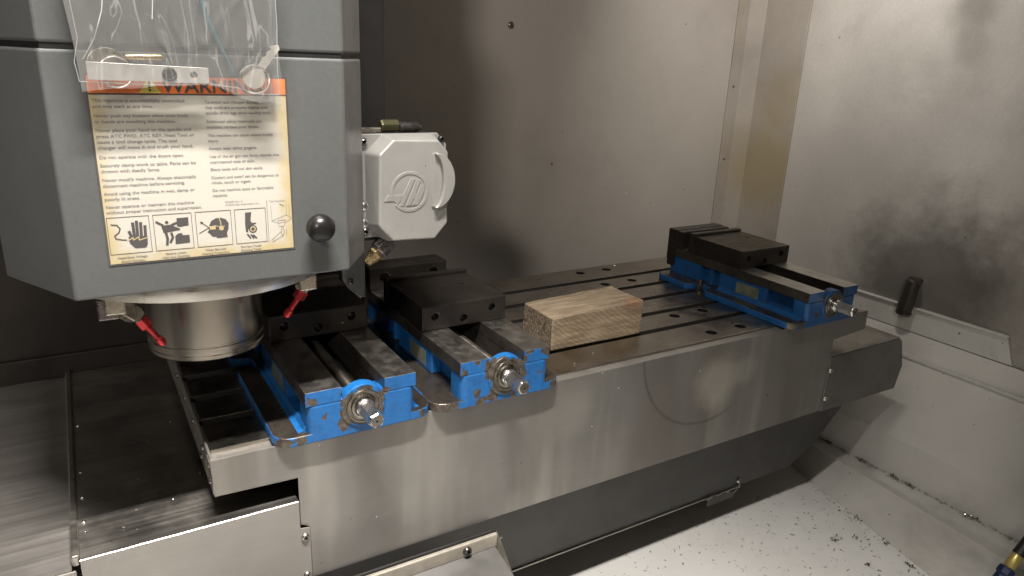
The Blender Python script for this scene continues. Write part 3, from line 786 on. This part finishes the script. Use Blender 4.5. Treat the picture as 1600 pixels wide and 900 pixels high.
w = MB(); w.box(-103, -80, 24, 50, 186, 212); w.build('fitting', 'hexdark', hd, bevel=2)

# silver gearbox-style cover with logo
bxo = thing('silver_cover_box', 'silver cast metal cover box with round emblem and side grip beside the machine head', 'cover box', (290, 40, 250))
w = MB(); w.box(219, 345, 47, 100, 246, 391); w.build('back_box', 'black', bxo, bevel=3)
# flange plate with cut corners and pyramid-bevelled face
flp = [(221, 394), (334, 394), (342, 386), (352, 380), (352, 262), (346, 252), (221, 252)]
y0f, y1f = 47, 41
F = [(221, 252), (338, 252), (352, 268), (352, 378), (338, 394), (221, 394)]
w = MB(); w.prism(F, 'y', 41, 46.5); w.build('flange', 'cast', bxo, bevel=1.2)
O1 = [(254, 246), (326, 246), (346, 268), (346, 374), (330, 394), (256, 394), (231, 369), (231, 271)]      # foot of the cover
O2 = [(260, 252), (322, 250), (341, 271), (341, 370), (326, 387), (261, 389), (241, 370), (239, 274)]      # face
w = MB()
n = 8
vs = [(a, 40.8, b_) for a, b_ in O1] + [(a, 12, b_) for a, b_ in O2]
fs = [[i, (i + 1) % n, n + (i + 1) % n, n + i] for i in range(n)] + [list(range(n, 2 * n))]
w.add(vs, fs); w.build('cover_face', 'cast', bxo, bevel=2.5, seg=3)
# grip: half-moon
arc = [(316 + 32 * math.sin(a), 333 - 39 * math.cos(a)) for a in [math.radians(8 + 164 * k / 18) for k in range(19)]]
w = MB(); inner = [(316 + 15 * math.sin(a), 333 - 37 * math.cos(a)) for a in [math.radians(172 - 164 * k / 18) for k in range(19)]]
w.prism(arc + inner, 'y', 2, 30); w.build('grip', 'cast', bxo, bevel=2.5, seg=3)
w = MB(); w.prism([(316, 296)] + inner[::-1] + [(316, 370)], 'y', 9, 20); w.build('grip_recess', 'cast', bxo, bevel=1)
for (x, z) in ((229, 384), (229, 262)): screw(bxo, (x, 41, z), (0, -1, 0), 5.5, 5, mat='hexdark')
screw(bxo, (343, 41, 386), (0, -1, 0), 5, 5, mat='black')
# emblem: ring plus slanted letters, raised from the face
E0 = (283.5, 319)      # centre (x, z)
def em(px, py):      # emblem sketch coordinates -> face (x, z)
    return (E0[0] + (px - 430) * 0.1130, E0[1] - (py - 480) * 0.1090)
w = MB()
def ring(w, r0, r1, a0=0, a1=360, y0=12.5, y1=11.0, n=64):
    P = []
    A = [math.radians(a0 + (a1 - a0) * k / n) for k in range(n + 1)]
    po = [(E0[0] + r1 * math.cos(a), E0[1] + r1 * math.sin(a)) for a in A]
    pi = [(E0[0] + r0 * math.cos(a), E0[1] + r0 * math.sin(a)) for a in A][::-1]
    w.prism(po + pi, 'y', y0, y1)
ring(w, 23.6, 28.0, 218, 548)
emb = w.build('emblem_ring', 'cast', bxo, bevel=0.5)
w = MB()
w.prism([em(*p) for p in ((140, 512), (345, 512), (300, 600), (250, 588), (100, 585))], 'y', 12.4, 10.9)
w.prism([em(*p) for p in ((438, 318), (500, 316), (345, 658), (285, 658), (345, 512))], 'y', 12.4, 10.8)
w.prism([em(*p) for p in ((300, 585), (272, 640), (222, 585))], 'y', 12.4, 11.0)
w.prism([em(*p) for p in ((515, 318), (572, 345), (440, 655), (380, 655))], 'y', 12.4, 10.7)
w.prism([em(*p) for p in ((570, 400), (622, 420), (610, 500), (535, 655), (455, 655))], 'y', 12.4, 10.8)
w.prism([em(*p) for p in ((440, 505), (560, 505), (532, 575), (412, 575))], 'y', 12.4, 10.95)
w.build('emblem_letters', 'cast', bxo, bevel=0.4)
# fittings on top and the nozzle below
w = MB(); w.box(222, 262, 60, 70, 393, 400); w.build('copper_strip', 'nickel', bxo, bevel=1)
w = MB(); w.lathe((262, 66, 402), (1, 0.05, 0), [(0, 8), (3, 9), (26, 9), (28, 7)], 6, 0, smooth=False); w.build('brass_nut', 'olive', bxo, bevel=0.8)
w = MB(); w.lathe((290, 66, 400), (1, 0.02, -0.03), [(0, 7), (28, 7), (33, 4)], 20, 0); w.build('hose_barb', 'hexdark', bxo)
w = MB()
hp = [Vector((266, 42, 248))]
d1 = Vector((-38, -2, -34)).normalized()
w.lathe(hp[0], d1, [(-8, 8), (2, 8), (2, 13), (5, 14), (23, 14), (26, 11)], 8, 0, smooth=False)
w.build('nozzle_body', 'hexdark', bxo, bevel=0.8)
w = MB(); w.lathe(hp[0] + d1 * 26, d1, [(0, 10), (4, 12), (22, 5.5), (22, 2)], 8, 0, smooth=False); w.build('nozzle_tip', 'brass', bxo, bevel=0.5)

# ------------------------------------------------------------------ warning sticker (part of the head)
DX, DZ, DW, DH = -87.0, 469.0, 191.0, 192.0       # top-left corner, size
dc = MB(); dc.box(DX, DX + DW, -70.7, -70.2, DZ - DH, DZ)
dec = dc.build('warning_sticker', 'ink', hd)
ORG['stick'] = ORG[hd.name]
def deco(w, name, mat):
    o = w.build(name, mat, None, loc=ORG[hd.name]); o.location = (0, 0, 0); o.parent = dec; return o
def rect(w, u0, u1, v0, v1, y): w.box(DX + u0, DX + u1, y - 0.15, y, DZ - v1, DZ - v0)
w = MB(); w.box(DX + 2, DX + DW - 2, -71.0, -70.75, DZ - DH + 2, DZ - 20)
o = w.build('paper', 'decal', None, loc=(DX + DW / 2, -70.8, DZ - DH / 2)); o.parent = dec
o.location = (Vector((DX + DW / 2, -70.8, DZ - DH / 2)) - ORG[hd.name]) * S
w = MB(); rect(w, 2, DW - 2, 2, 18.3, -70.8); deco(w, 'header_band', 'orange')
w = MB(); w.prism([(DX + 46, DZ - 18), (DX + 66, DZ - 18), (DX + 56, DZ - 3)], 'y', -71.15, -70.97); deco(w, 'hazard_triangle', 'yellowp')
w = MB(); w.box(DX + 55, DX + 57.2, -71.3, -71.2, DZ - 13.4, DZ - 7); w.box(DX + 55, DX + 57.2, -71.3, -71.2, DZ - 16.4, DZ - 14.4); deco(w, 'exclamation_mark', 'ink')

def text(s, u, v, size, mat, name='lettering', bold=0.0, xs=1.0, align='LEFT'):
    """print one line; v = baseline, size = cap height in mm"""
    cu = bpy.data.curves.new(name, 'FONT'); cu.body = s; cu.size = size * S * 1.38; cu.offset = bold * S
    cu.align_x = align; cu.resolution_u = 2
    o = bpy.data.objects.new(name, cu)
    C.objects.link(o)
    bpy.context.view_layer.update()
    dg = bpy.context.evaluated_depsgraph_get()
    me = bpy.data.meshes.new_from_object(o.evaluated_get(dg))
    bpy.data.objects.remove(o); bpy.data.curves.remove(cu)
    me.transform(Matrix.Scale(xs, 4, (1, 0, 0)))
    me.transform(Matrix.Rotation(PI / 2, 4, 'X'))
    p = (Vector((DX + u, -71.25, DZ - v)) - ORG[hd.name]) * S
    me.transform(Matrix.Translation(p))
    me.materials.clear(); me.materials.append(M[mat])
    o = bpy.data.objects.new(name, me); C.objects.link(o); o.parent = dec
    return o
text('WARNING', 67, 17.0, 13.0, 'ink', 'header_lettering', bold=0.35, xs=1.13)
LT = [(25.3, 'This machine is automatically controlled'), (30.9, 'and may start at any time.'), (39.9, 'Never push any buttons when your body'), (45.5, 'or hands are touching the machine.'),
      (53.8, 'Never place your hand on the spindle and'), (59.5, 'press ATC FWD, ATC REV, Next Tool or'), (65.1, 'cause a tool change cycle. The tool'), (70.7, 'changer will move in and crush your hand.'),
      (80.1, 'Do not operate with the doors open.'), (88.2, 'Securely clamp work to table. Parts can be'), (94.0, 'thrown with deadly force.'), (102.8, 'Never modify machine. Always electrically'),
      (108.6, 'disconnect machine before servicing.'), (116.6, 'Avoid using the machine in wet, damp or'), (122.2, 'poorly lit areas.'), (130.1, 'Never operate or maintain this machine'), (135.7, 'without proper instruction and supervision.')]
RT = [(26.3, 'To avoid tool changer damage ensure'), (31.8, 'that tools are properly aligned with'), (37.3, 'spindle drive lugs when loading tools.'), (46.1, 'Additional safety interlocks are'),
      (51.8, 'available; contact your dealer.'), (60.4, 'This machine can cause severe bodily'), (66.1, 'injury.'), (74.0, 'Always wear safety goggles.'), (82.4, 'Use of the air gun can force objects into'),
      (88.3, 'unprotected eyes or skin.'), (96.2, 'Sharp tools will cut skin easily.'), (104.8, 'Coolant and swarf can be dangerous to'), (110.3, 'inhale, touch or ingest.'), (118.6, 'Do not machine toxic or flammable'), (124.3, 'material.')]
for v, s in LT: text(s, 4, v + 1.6, 3.3, 'inkgrey', xs=1.12, bold=0.06)
for v, s in RT: text(s, 106, v + 1.6, 3.15, 'inkgrey', xs=1.02, bold=0.05)
text('99-0427 Rev. C', 118, 133.2, 2.1, 'inkgrey'); text('\u00a9 2010 Haas Automation, Inc.', 118, 136.4, 2.1, 'inkgrey', xs=1.0)
text('Tool Unclamp', 164.5, 135.5, 2.3, 'inkgrey', xs=0.95)
caps = [(23, 'Hazardous Voltage.', 'Avoid Contact.'), (64.5, 'Secure Loose', 'Hair and Clothing.'), (104.5, 'Wear Eye and', 'Hearing Protection.'), (142, 'Do Not Touch', 'Rotating Tools.')]
for u, a, b_ in caps:
    text(a, u, 185.0, 2.4, 'inkgrey', bold=0.08, align='CENTER', xs=1.1); text(b_, u, 189.0, 2.4, 'inkgrey', bold=0.08, align='CENTER', xs=1.1)
# pictogram boxes: sketch coordinates of each are squared up into its frame
frames = [((28, 120), (330, 108), (65, 440), 3, 42), ((362, 100), (658, 90), (398, 412), 45.5, 83), ((683, 88), (970, 72), (715, 388), 86.5, 123), ((996, 70), (1265, 58), (1020, 365), 126.5, 160)]
def sq(i, p):
    tl, tr, bl, u0, u1 = frames[i]
    ax, ay = tr[0] - tl[0], tr[1] - tl[1]; bx_, by = bl[0] - tl[0], bl[1] - tl[1]
    dx, dy = p[0] - tl[0], p[1] - tl[1]; det = ax * by - ay * bx_
    s = (dx * by - dy * bx_) / det; t = (ax * dy - ay * dx) / det
    return (DX + u0 + s * (u1 - u0), DZ - (141 + t * 39))
for i, fr in enumerate(frames):
    w = MB(); u0, u1 = fr[3], fr[4]
    for (a, b_, c_, d_) in ((u0, u1, 141, 141.5), (u0, u1, 179.6, 180.1), (u0, u0 + .5, 141.5, 179.6), (u1 - .5, u1, 141.5, 179.6)): rect(w, a, b_, c_, d_, -71.1)
    deco(w, 'pictogram_frame', 'ink')
def line2(w, pts, wd, y=-71.2):
    for a, b_ in zip(pts[:-1], pts[1:]):
        a = Vector(a); b_ = Vector(b_); d = (b_ - a).normalized(); n_ = Vector((-d.y, d.x)) * wd / 2; e = d * wd * .3
        q = [a - n_ - e, b_ - n_ + e, b_ + n_ + e, a + n_ - e]
        w.prism([(v.x, v.y) for v in q], 'y', y - .05 - random.random() * .04, y)
def poly(w, i, pts, y=-71.2): w.prism([sq(i, p) for p in pts], 'y', y - .06, y)
def disc(w, i, c, r, y=-71.2, n=20):
    cx, cz = sq(i, c); k = r * 0.13; w.prism([(cx + k * math.cos(2 * PI * j / n), cz + k * math.sin(2 * PI * j / n)) for j in range(n)], 'y', y - .06, y)
w = MB()   # hand and live wire
poly(w, 0, [(188, 290), (325, 285), (330, 360), (318, 388), (240, 390), (200, 345)])
for a, b_ in (((193, 245), (215, 300)), ((216, 172), (232, 290)), ((243, 158), (255, 290)), ((273, 172), (282, 290)), ((305, 200), (312, 290))):
    line2(w, [sq(0, a), sq(0, b_)], 2.9)
line2(w, [sq(0, p) for p in ((65, 180), (105, 185), (128, 215), (120, 250), (92, 275), (100, 300), (140, 312), (175, 315))], 1.2)
deco(w, 'pictogram_hand', 'ink')
w = MB(); line2(w, [sq(0, p) for p in ((190, 320), (220, 295), (225, 318), (262, 292), (268, 320), (328, 300))], 1.0, -71.32); deco(w, 'pictogram_bolt', 'decal')
w = MB()   # figure caught between blocks
disc(w, 1, (471, 168), 13)
poly(w, 1, [(545, 135), (635, 130), (642, 200), (605, 205), (580, 210), (552, 205)])
poly(w, 1, [(540, 290), (560, 268), (590, 265), (600, 285), (650, 283), (658, 352), (545, 360)])
poly(w, 1, [(430, 195), (500, 188), (520, 175), (550, 165), (550, 185), (520, 200), (575, 225), (575, 238), (450, 258)])
line2(w, [sq(1, p) for p in ((392, 162), (440, 190), (450, 215))], 2.2)
line2(w, [sq(1, p) for p in ((470, 265), (482, 310), (480, 360))], 2.6); line2(w, [sq(1, p) for p in ((510, 262), (522, 300), (505, 342))], 2.4)
deco(w, 'pictogram_worker', 'ink')
w = MB()   # head with goggles and ear muffs
poly(w, 2, [(800, 205), (815, 165), (850, 143), (890, 138), (930, 150), (958, 185), (958, 235), (945, 270), (955, 305), (868, 312), (862, 300), (830, 298), (818, 285), (800, 265), (788, 262), (800, 240)])
line2(w, [sq(2, p) for p in ((725, 268), (800, 222), (735, 175))], 0.8); poly(w, 2, [(725, 166), (755, 175), (735, 192)])
deco(w, 'pictogram_head', 'ink')
w = MB(); poly(w, 2, [(800, 210), (850, 205), (855, 235), (810, 240)], -71.3); disc(w, 2, (900, 228), 19, -71.3)
line2(w, [sq(2, p) for p in ((878, 142), (892, 175), (895, 210))], 0.9, -71.3); line2(w, [sq(2, p) for p in ((840, 205), (880, 212), (925, 210))], 0.7, -71.3)
deco(w, 'pictogram_goggles', 'decal')
w = MB()   # hand at a rotating tool
poly(w, 3, [(1090, 98), (1143, 95), (1138, 170), (1150, 187), (1188, 186), (1186, 196), (1150, 205), (1120, 240), (1118, 268), (1100, 262), (1092, 200)])
disc(w, 3, (1160, 240), 34); 
for a, b_ in (((1115, 285), (1140, 318)), ((1145, 290), (1168, 318)), ((1165, 293), (1192, 318))): line2(w, [sq(3, a), sq(3, b_)], 1.7)
deco(w, 'pictogram_rotating_tool', 'ink')
w = MB(); disc(w, 3, (1160, 240), 24, -71.3); deco(w, 'pictogram_ring', 'decal')
w = MB(); disc(w, 3, (1160, 240), 15, -71.4); deco(w, 'pictogram_hub', 'ink')
w = MB()   # tool unclamp sketch
rect(w, 161.6, 162.1, 133, 181, -71.1)
def uv(u, v): return (DX + u, DZ - v)
line2(w, [uv(166, 139), uv(166.5, 157), uv(174, 160), uv(183, 159), uv(188.5, 155), uv(183, 151)], 0.3)
line2(w, [uv(183, 139), uv(183, 151), uv(167, 156.5)], 0.3); line2(w, [uv(186, 140), uv(186, 152)], 0.3)
line2(w, [uv(173, 157), uv(174, 164), uv(180, 163.5), uv(181.5, 156.5), uv(173, 157)], 0.35)
line2(w, [uv(177, 164), uv(176, 171), uv(177.5, 176), uv(179.5, 171), uv(178, 164)], 0.5)
line2(w, [uv(165, 179), uv(171, 174), uv(176, 170)], 0.35); line2(w, [uv(166, 181), uv(174, 177), uv(178, 174)], 0.35)
line2(w, [uv(182, 167), uv(182, 174)], 0.4); line2(w, [uv(176, 138), uv(180.5, 140.5)], 0.7)
deco(w, 'pictogram_tool_unclamp', 'inkgrey')

# ================================================================== PLASTIC BAG WITH KEYS
BAGY = -92
def film_obj(name, y0, seed, x0=-90, x1=91, z0=450, z1=620, label=None):
    nx, nz = 110, 90
    vs = []; fs = []
    for j in range(nz + 1):
        tz = j / nz
        for i in range(nx + 1):
            tx = i / nx
            a = x0 + 2 * math.sin(tz * 7) - 5 * tz * (1 - tz) * 4; b_ = x1 + 1.5 * math.sin(tz * 9 + 1)
            zb = z0 + 7 * math.sin(tx * 3.1) + 3 * noise.noise(Vector((tx * 6, seed, 0))) + (3 if tx < 0.66 else 3 - 11 * min(1, (tx - .66) * 8))
            x = a + (b_ - a) * tx; z = zb + (z1 - zb) * tz
            n1 = noise.noise(Vector((x * 0.035 + tz * 0.9, z * 0.010, seed)))
            fold = 1 - abs(noise.noise(Vector((x * 0.05, z * 0.018, seed + 5)))) * 5
            n3 = noise.noise(Vector((x * 0.11, z * 0.09, seed + 9)))
            edge = math.sin(PI * min(1, max(0, tx))) ** 0.5
            y = y0 - (3.5 * n1 + 1.3 * max(0, fold) + 0.25 * n3) * edge
            vs.append((x, min(y, -76.5), z))
    for j in range(nz):
        for i in range(nx):
            k = j * (nx + 1) + i; fs.append([k, k + 1, k + nx + 2, k + nx + 1])
    return MB().add(vs, fs, 0, True)
bag = thing('plastic_bag', 'clear crinkled plastic bag hanging over the top of the warning sticker', 'plastic bag', (0, BAGY, 450))
film_obj('f', -98, 3.0).build('front_film', 'bag', bag, fix=False)
film_obj('b', -80, 11.0).build('back_film', 'bag', bag, fix=False)
w = MB(); w.tube([(-91, -90, 462), (-93, -90, 480), (-88, -91, 500), (-90, -92, 530), (-92, -92, 600)], 0.4, 6)
w.tube([(91, -90, 452), (90, -91, 480), (92, -91, 520), (91, -92, 600)], 0.4, 6)
w.tube([(-91, -90, 462), (-60, -91, 461), (-20, -91, 460), (20, -90, 462), (50, -90, 458), (70, -90, 452), (91, -90, 452)], 0.38, 6)
w.tube([(-86, -97, 482), (-75, -98, 500), (-66, -99, 525), (-60, -99, 560)], 0.45, 6)
pass
w.tube([(-25, -99, 520), (-22, -100, 545), (-24, -100, 570)], 0.5, 6)
w.build('sealed_seam', surf('plastic_seam', (0.42, 0.42, 0.41), 0.25, 0.0), bag)

def key_shape(w, cx, cz, ang, L=44, y=-90):
    c, s_ = math.cos(ang), math.sin(ang)
    def T(a, b_): return (cx + a * c - b_ * s_, cz + a * s_ + b_ * c)
    bow = [T(11.5 * math.cos(t), 11.5 * math.sin(t)) for t in [math.radians(22 + 316 * k / 24) for k in range(25)]]
    blade = [T(10.7, -4.2), T(L - 3, -4.2), T(L, -1.5), T(L - 1, 1.0), T(L - 6, 4.4), T(L - 9, 2.4), T(L - 13, 4.4), T(L - 17, 2.6), T(L - 21, 4.2), T(L - 25, 3.4), T(10.7, 4.2)]
    w.prism(bow + blade, 'y', y - 1, y + 1)
t = thing('key', 'nickel key pointing up to the right inside the plastic bag', 'key', (64, -90, 470))
w = MB(); key_shape(w, 66, 469, math.radians(52), 42, -90); w.build('key_blade', 'keymetal', t, bevel=0.4)
w = MB(); w.tube([(66 + 15 * math.cos(a), -92 + 1.5 * math.sin(a * 2), 467 + 14 * math.sin(a)) for a in [2 * PI * k / 32 for k in range(32)]], 0.9, 8, closed=True)
w.build('key_ring', 'chrome', t)
t = thing('key', 'brass bladed key with pale round bow lying behind the metal strip in the bag', 'key', (-55, -87, 480))
w = MB(); w.prism([(-66 + 17 * math.cos(a), 478 + 15 * math.sin(a)) for a in [2 * PI * k / 30 for k in range(30)]], 'y', -86, -84)
w.build('key_bow', 'nickel', t, bevel=0.4)
w = MB(); w.lathe((-50, -87, 485), (1, 0, 0.02), [(0, 2.5), (10, 3.2), (30, 3.2), (33, 2)], 16, 0); w.build('key_barrel', 'brass', t)
w = MB(); w.tube([(-60 + 14 * math.cos(a), -89 + 1.5 * math.sin(a * 2), 471 + 14 * math.sin(a)) for a in [2 * PI * k / 32 for k in range(32)]], 0.8, 8, closed=True)
w.build('key_ring', 'chrome', t)
w = MB(); w.prism([(-84, 480), (22, 477), (22, 462), (-84, 464)], 'y', -92.5, -91)
o = w.build('metal_strip', [M['strip'], M['hole']], None, bevel=0.3, loc=(-30, -92, 470))
cu = MB()
cu.lathe((-14, -97, 470), (0, 1, 0), [(0, 6.5), (10, 6.5)], 24, 0, smooth=False); cu.lathe((8, -97, 470), (0, 1, 0), [(0, 3.4), (10, 3.4)], 20, 0, smooth=False)
o.location = (0, 0, 0); cut(o, cu, M['hole']); o.location = Vector((-30, -92, 470)) * S
tag(o, 'flat bright metal strip with two round holes at the bottom of the plastic bag', 'metal strip')
w = MB(); w.tube([(-14 + 5.2 * math.cos(a), -93, 470 + 5.2 * math.sin(a)) for a in [2 * PI * k / 24 for k in range(24)]], 1.6, 8, closed=True)
w.lathe((-14, -93.5, 470), (0, 1, 0), [(0, 4.5), (1, 4.5)], 16, 0)
o = w.build('rubber_grommet', 'black', None, loc=(-14, -93, 470)); tag(o, 'black rubber grommet seated in the larger hole of the metal strip', 'grommet')
w = MB(); w.tube([(48, -84, 470), (42, -85, 485), (32, -85, 508), (24, -85, 530), (18, -85, 560), (12, -85, 620)], [1.2, 1.5, 2.0, 2.4, 2.6, 2.8], 8)
o = w.build('teal_cord', 'cord', None, loc=(30, -85, 540)); tag(o, 'thin teal cord running down inside the plastic bag to the key ring', 'cord')

# ================================================================== ITEMS ON THE WALLS AND FLOOR
screw_w = MB().lathe((843, 700, 571), (0, -1, 0), [(0, 8), (3, 8), (6, 5), (6.5, 3)], 20, 0)
o = screw_w.build('wall_bolt', 'hexdark', None, loc=(843, 700, 571)); tag(o, 'small dark bolt head alone high on the grey back wall', 'bolt')
t = thing('hanging_stub', 'dark cylindrical rubber stub hanging against the foot of the right side wall', 'rubber stub', (1688, 76, -40))
w = MB(); w.lathe((1676, 62, 8), (0.05, 0.14, -1), [(0, 14), (4, 17), (78, 19), (84, 18), (92, 17), (97, 12)], 24, 0); w.build('stub_body', 'stub', t)
w = MB(); w.lathe((1681, 74, -84), (0.05, 0.14, -1), [(0, 19.6), (5, 19.6)], 24, 0); w.build('stub_ring', 'rail_side', t)
w = MB(); w.tube([(1703, 60, 0), (1690, 61, 2), (1680, 62, 0)], 6, 8); w.build('mounting_hook', 'stub', t)
# coolant fitting in the bottom right corner
t = thing('hose_fitting', 'navy and yellow hose fitting entering the picture at the bottom right corner', 'hose fitting', (1400, -400, -430))
d = Vector((0.55, -0.1, 0.75)).normalized()
p = Vector((1362, -396, -452))
w = MB(); w.lathe(p, d, [(0, 9), (6, 13), (18, 13), (20, 16), (34, 16), (36, 12)], 8, 0, smooth=False); w.build('coupling_nut', 'navy', t, bevel=1)
w = MB(); w.lathe(p + d * 36, d, [(0, 9), (4, 11), (30, 11), (34, 9)], 20, 0); w.build('brass_sleeve', 'yellow', t)
w = MB(); w.lathe(p + d * 68, d, [(0, 12), (60, 12)], 20, 0); w.build('hose_end', 'black', t)
w = MB(); w.lathe((1338, -392, -458), (0.3, -0.4, 1), [(0, 10), (10, 8), (24, 1)], 10, 0); w.build('rubber_tip', 'black', t)

# swarf on the pan floor: short curled slivers, nobody could count them
rr = random.Random(11)
def curl(w, x, y, z, L, wd):
    a = rr.random() * 2 * PI; k = rr.uniform(-0.35, 0.35) / 3; n_ = 5
    pts = []; px, py = x, y
    for i in range(n_):
        pts.append((px, py, z + wd + rr.random() * wd * 1.5)); px += math.cos(a) * L / n_; py += math.sin(a) * L / n_; a += k * n_
    vs = []
    for i, p_ in enumerate(pts):
        h = wd * (0.3 + math.sin(PI * i / (n_ - 1)))
        vs += [(p_[0] - h * math.sin(a), p_[1] + h * math.cos(a), p_[2]), (p_[0] + h * math.sin(a), p_[1] - h * math.cos(a), p_[2] + h)]
    w.add(vs, [[2 * i, 2 * i + 1, 2 * i + 3, 2 * i + 2] for i in range(n_ - 1)], 0 if rr.random() < 0.82 else 1, True)
w = MB()
for k in range(700):
    x = rr.uniform(560, 1330); y = rr.uniform(-420, 60)
    if x > jx(y) - 5: continue
    curl(w, x, y, -490, rr.choice((3, 5, 7, 10, 14)) * rr.uniform(.7, 1.2), rr.uniform(0.35, 0.9))
for k in range(300):
    y = rr.uniform(-420, 260); t_ = abs(rr.gauss(0, 1)) ; curl(w, 1501 - min(t_, 3) * 5, y, -429.5, rr.uniform(2, 9), rr.uniform(.5, 1.6))
for k in range(80):
    y = rr.uniform(-420, 60); curl(w, jx(y) - abs(rr.gauss(0, 14)), y, -490, rr.uniform(3, 10), rr.uniform(.6, 1.4))
M['chip'] = surf('grey_chip_metal', (0.22, 0.21, 0.19), 0.4, 0.3, var=0.3, vscale=40)
o = w.build('metal_chips', [M['chip'], M['chrome']], None, fix=False); o['kind'] = 'stuff'
# swarf clumps in the trough
w = MB()
for (y, s_) in ((175, 9), (150, 12), (128, 7), (96, 9), (60, 5), (-40, 6), (-130, 12), (-160, 6), (-300, 9), (-420, 14)):
    for k in range(26):
        x = 1497 - abs(rr.gauss(0, s_ * .5)); yy = y + 30 + rr.gauss(0, s_)
        curl(w, x, yy, -429.5 + abs(rr.gauss(0, s_ * .25)), rr.uniform(4, 10), rr.uniform(.8, 2.0))
for (x, y) in ((1280, -150), (1236, -130), (1330, -190), (1226, -215), (1300, -262), (1352, -100)):
    for k in range(9): curl(w, x + rr.gauss(0, 4), y + rr.gauss(0, 4), -490 + abs(rr.gauss(0, 2)), rr.uniform(4, 9), rr.uniform(.8, 1.8))
o = w.build('chip_clumps', [M['rail_side'], M['chrome']], None, fix=False); o['kind'] = 'stuff'
# few bright slivers on table, panel ledge and covers
w = MB()
for k in range(150):
    x = rr.uniform(20, 1340); y = rr.choice((rr.uniform(470, 495), rr.uniform(2, 60), rr.uniform(0, 495)))
    curl(w, x, y, 0.2, rr.uniform(1.5, 5), rr.uniform(.3, .7))
for k in range(60): curl(w, rr.uniform(-150, -5), rr.uniform(-20, 400), -88.8, rr.uniform(1.5, 5), rr.uniform(.3, .6))
o = w.build('table_slivers', [M['chrome'], M['chrome']], None, fix=False); o['kind'] = 'stuff'
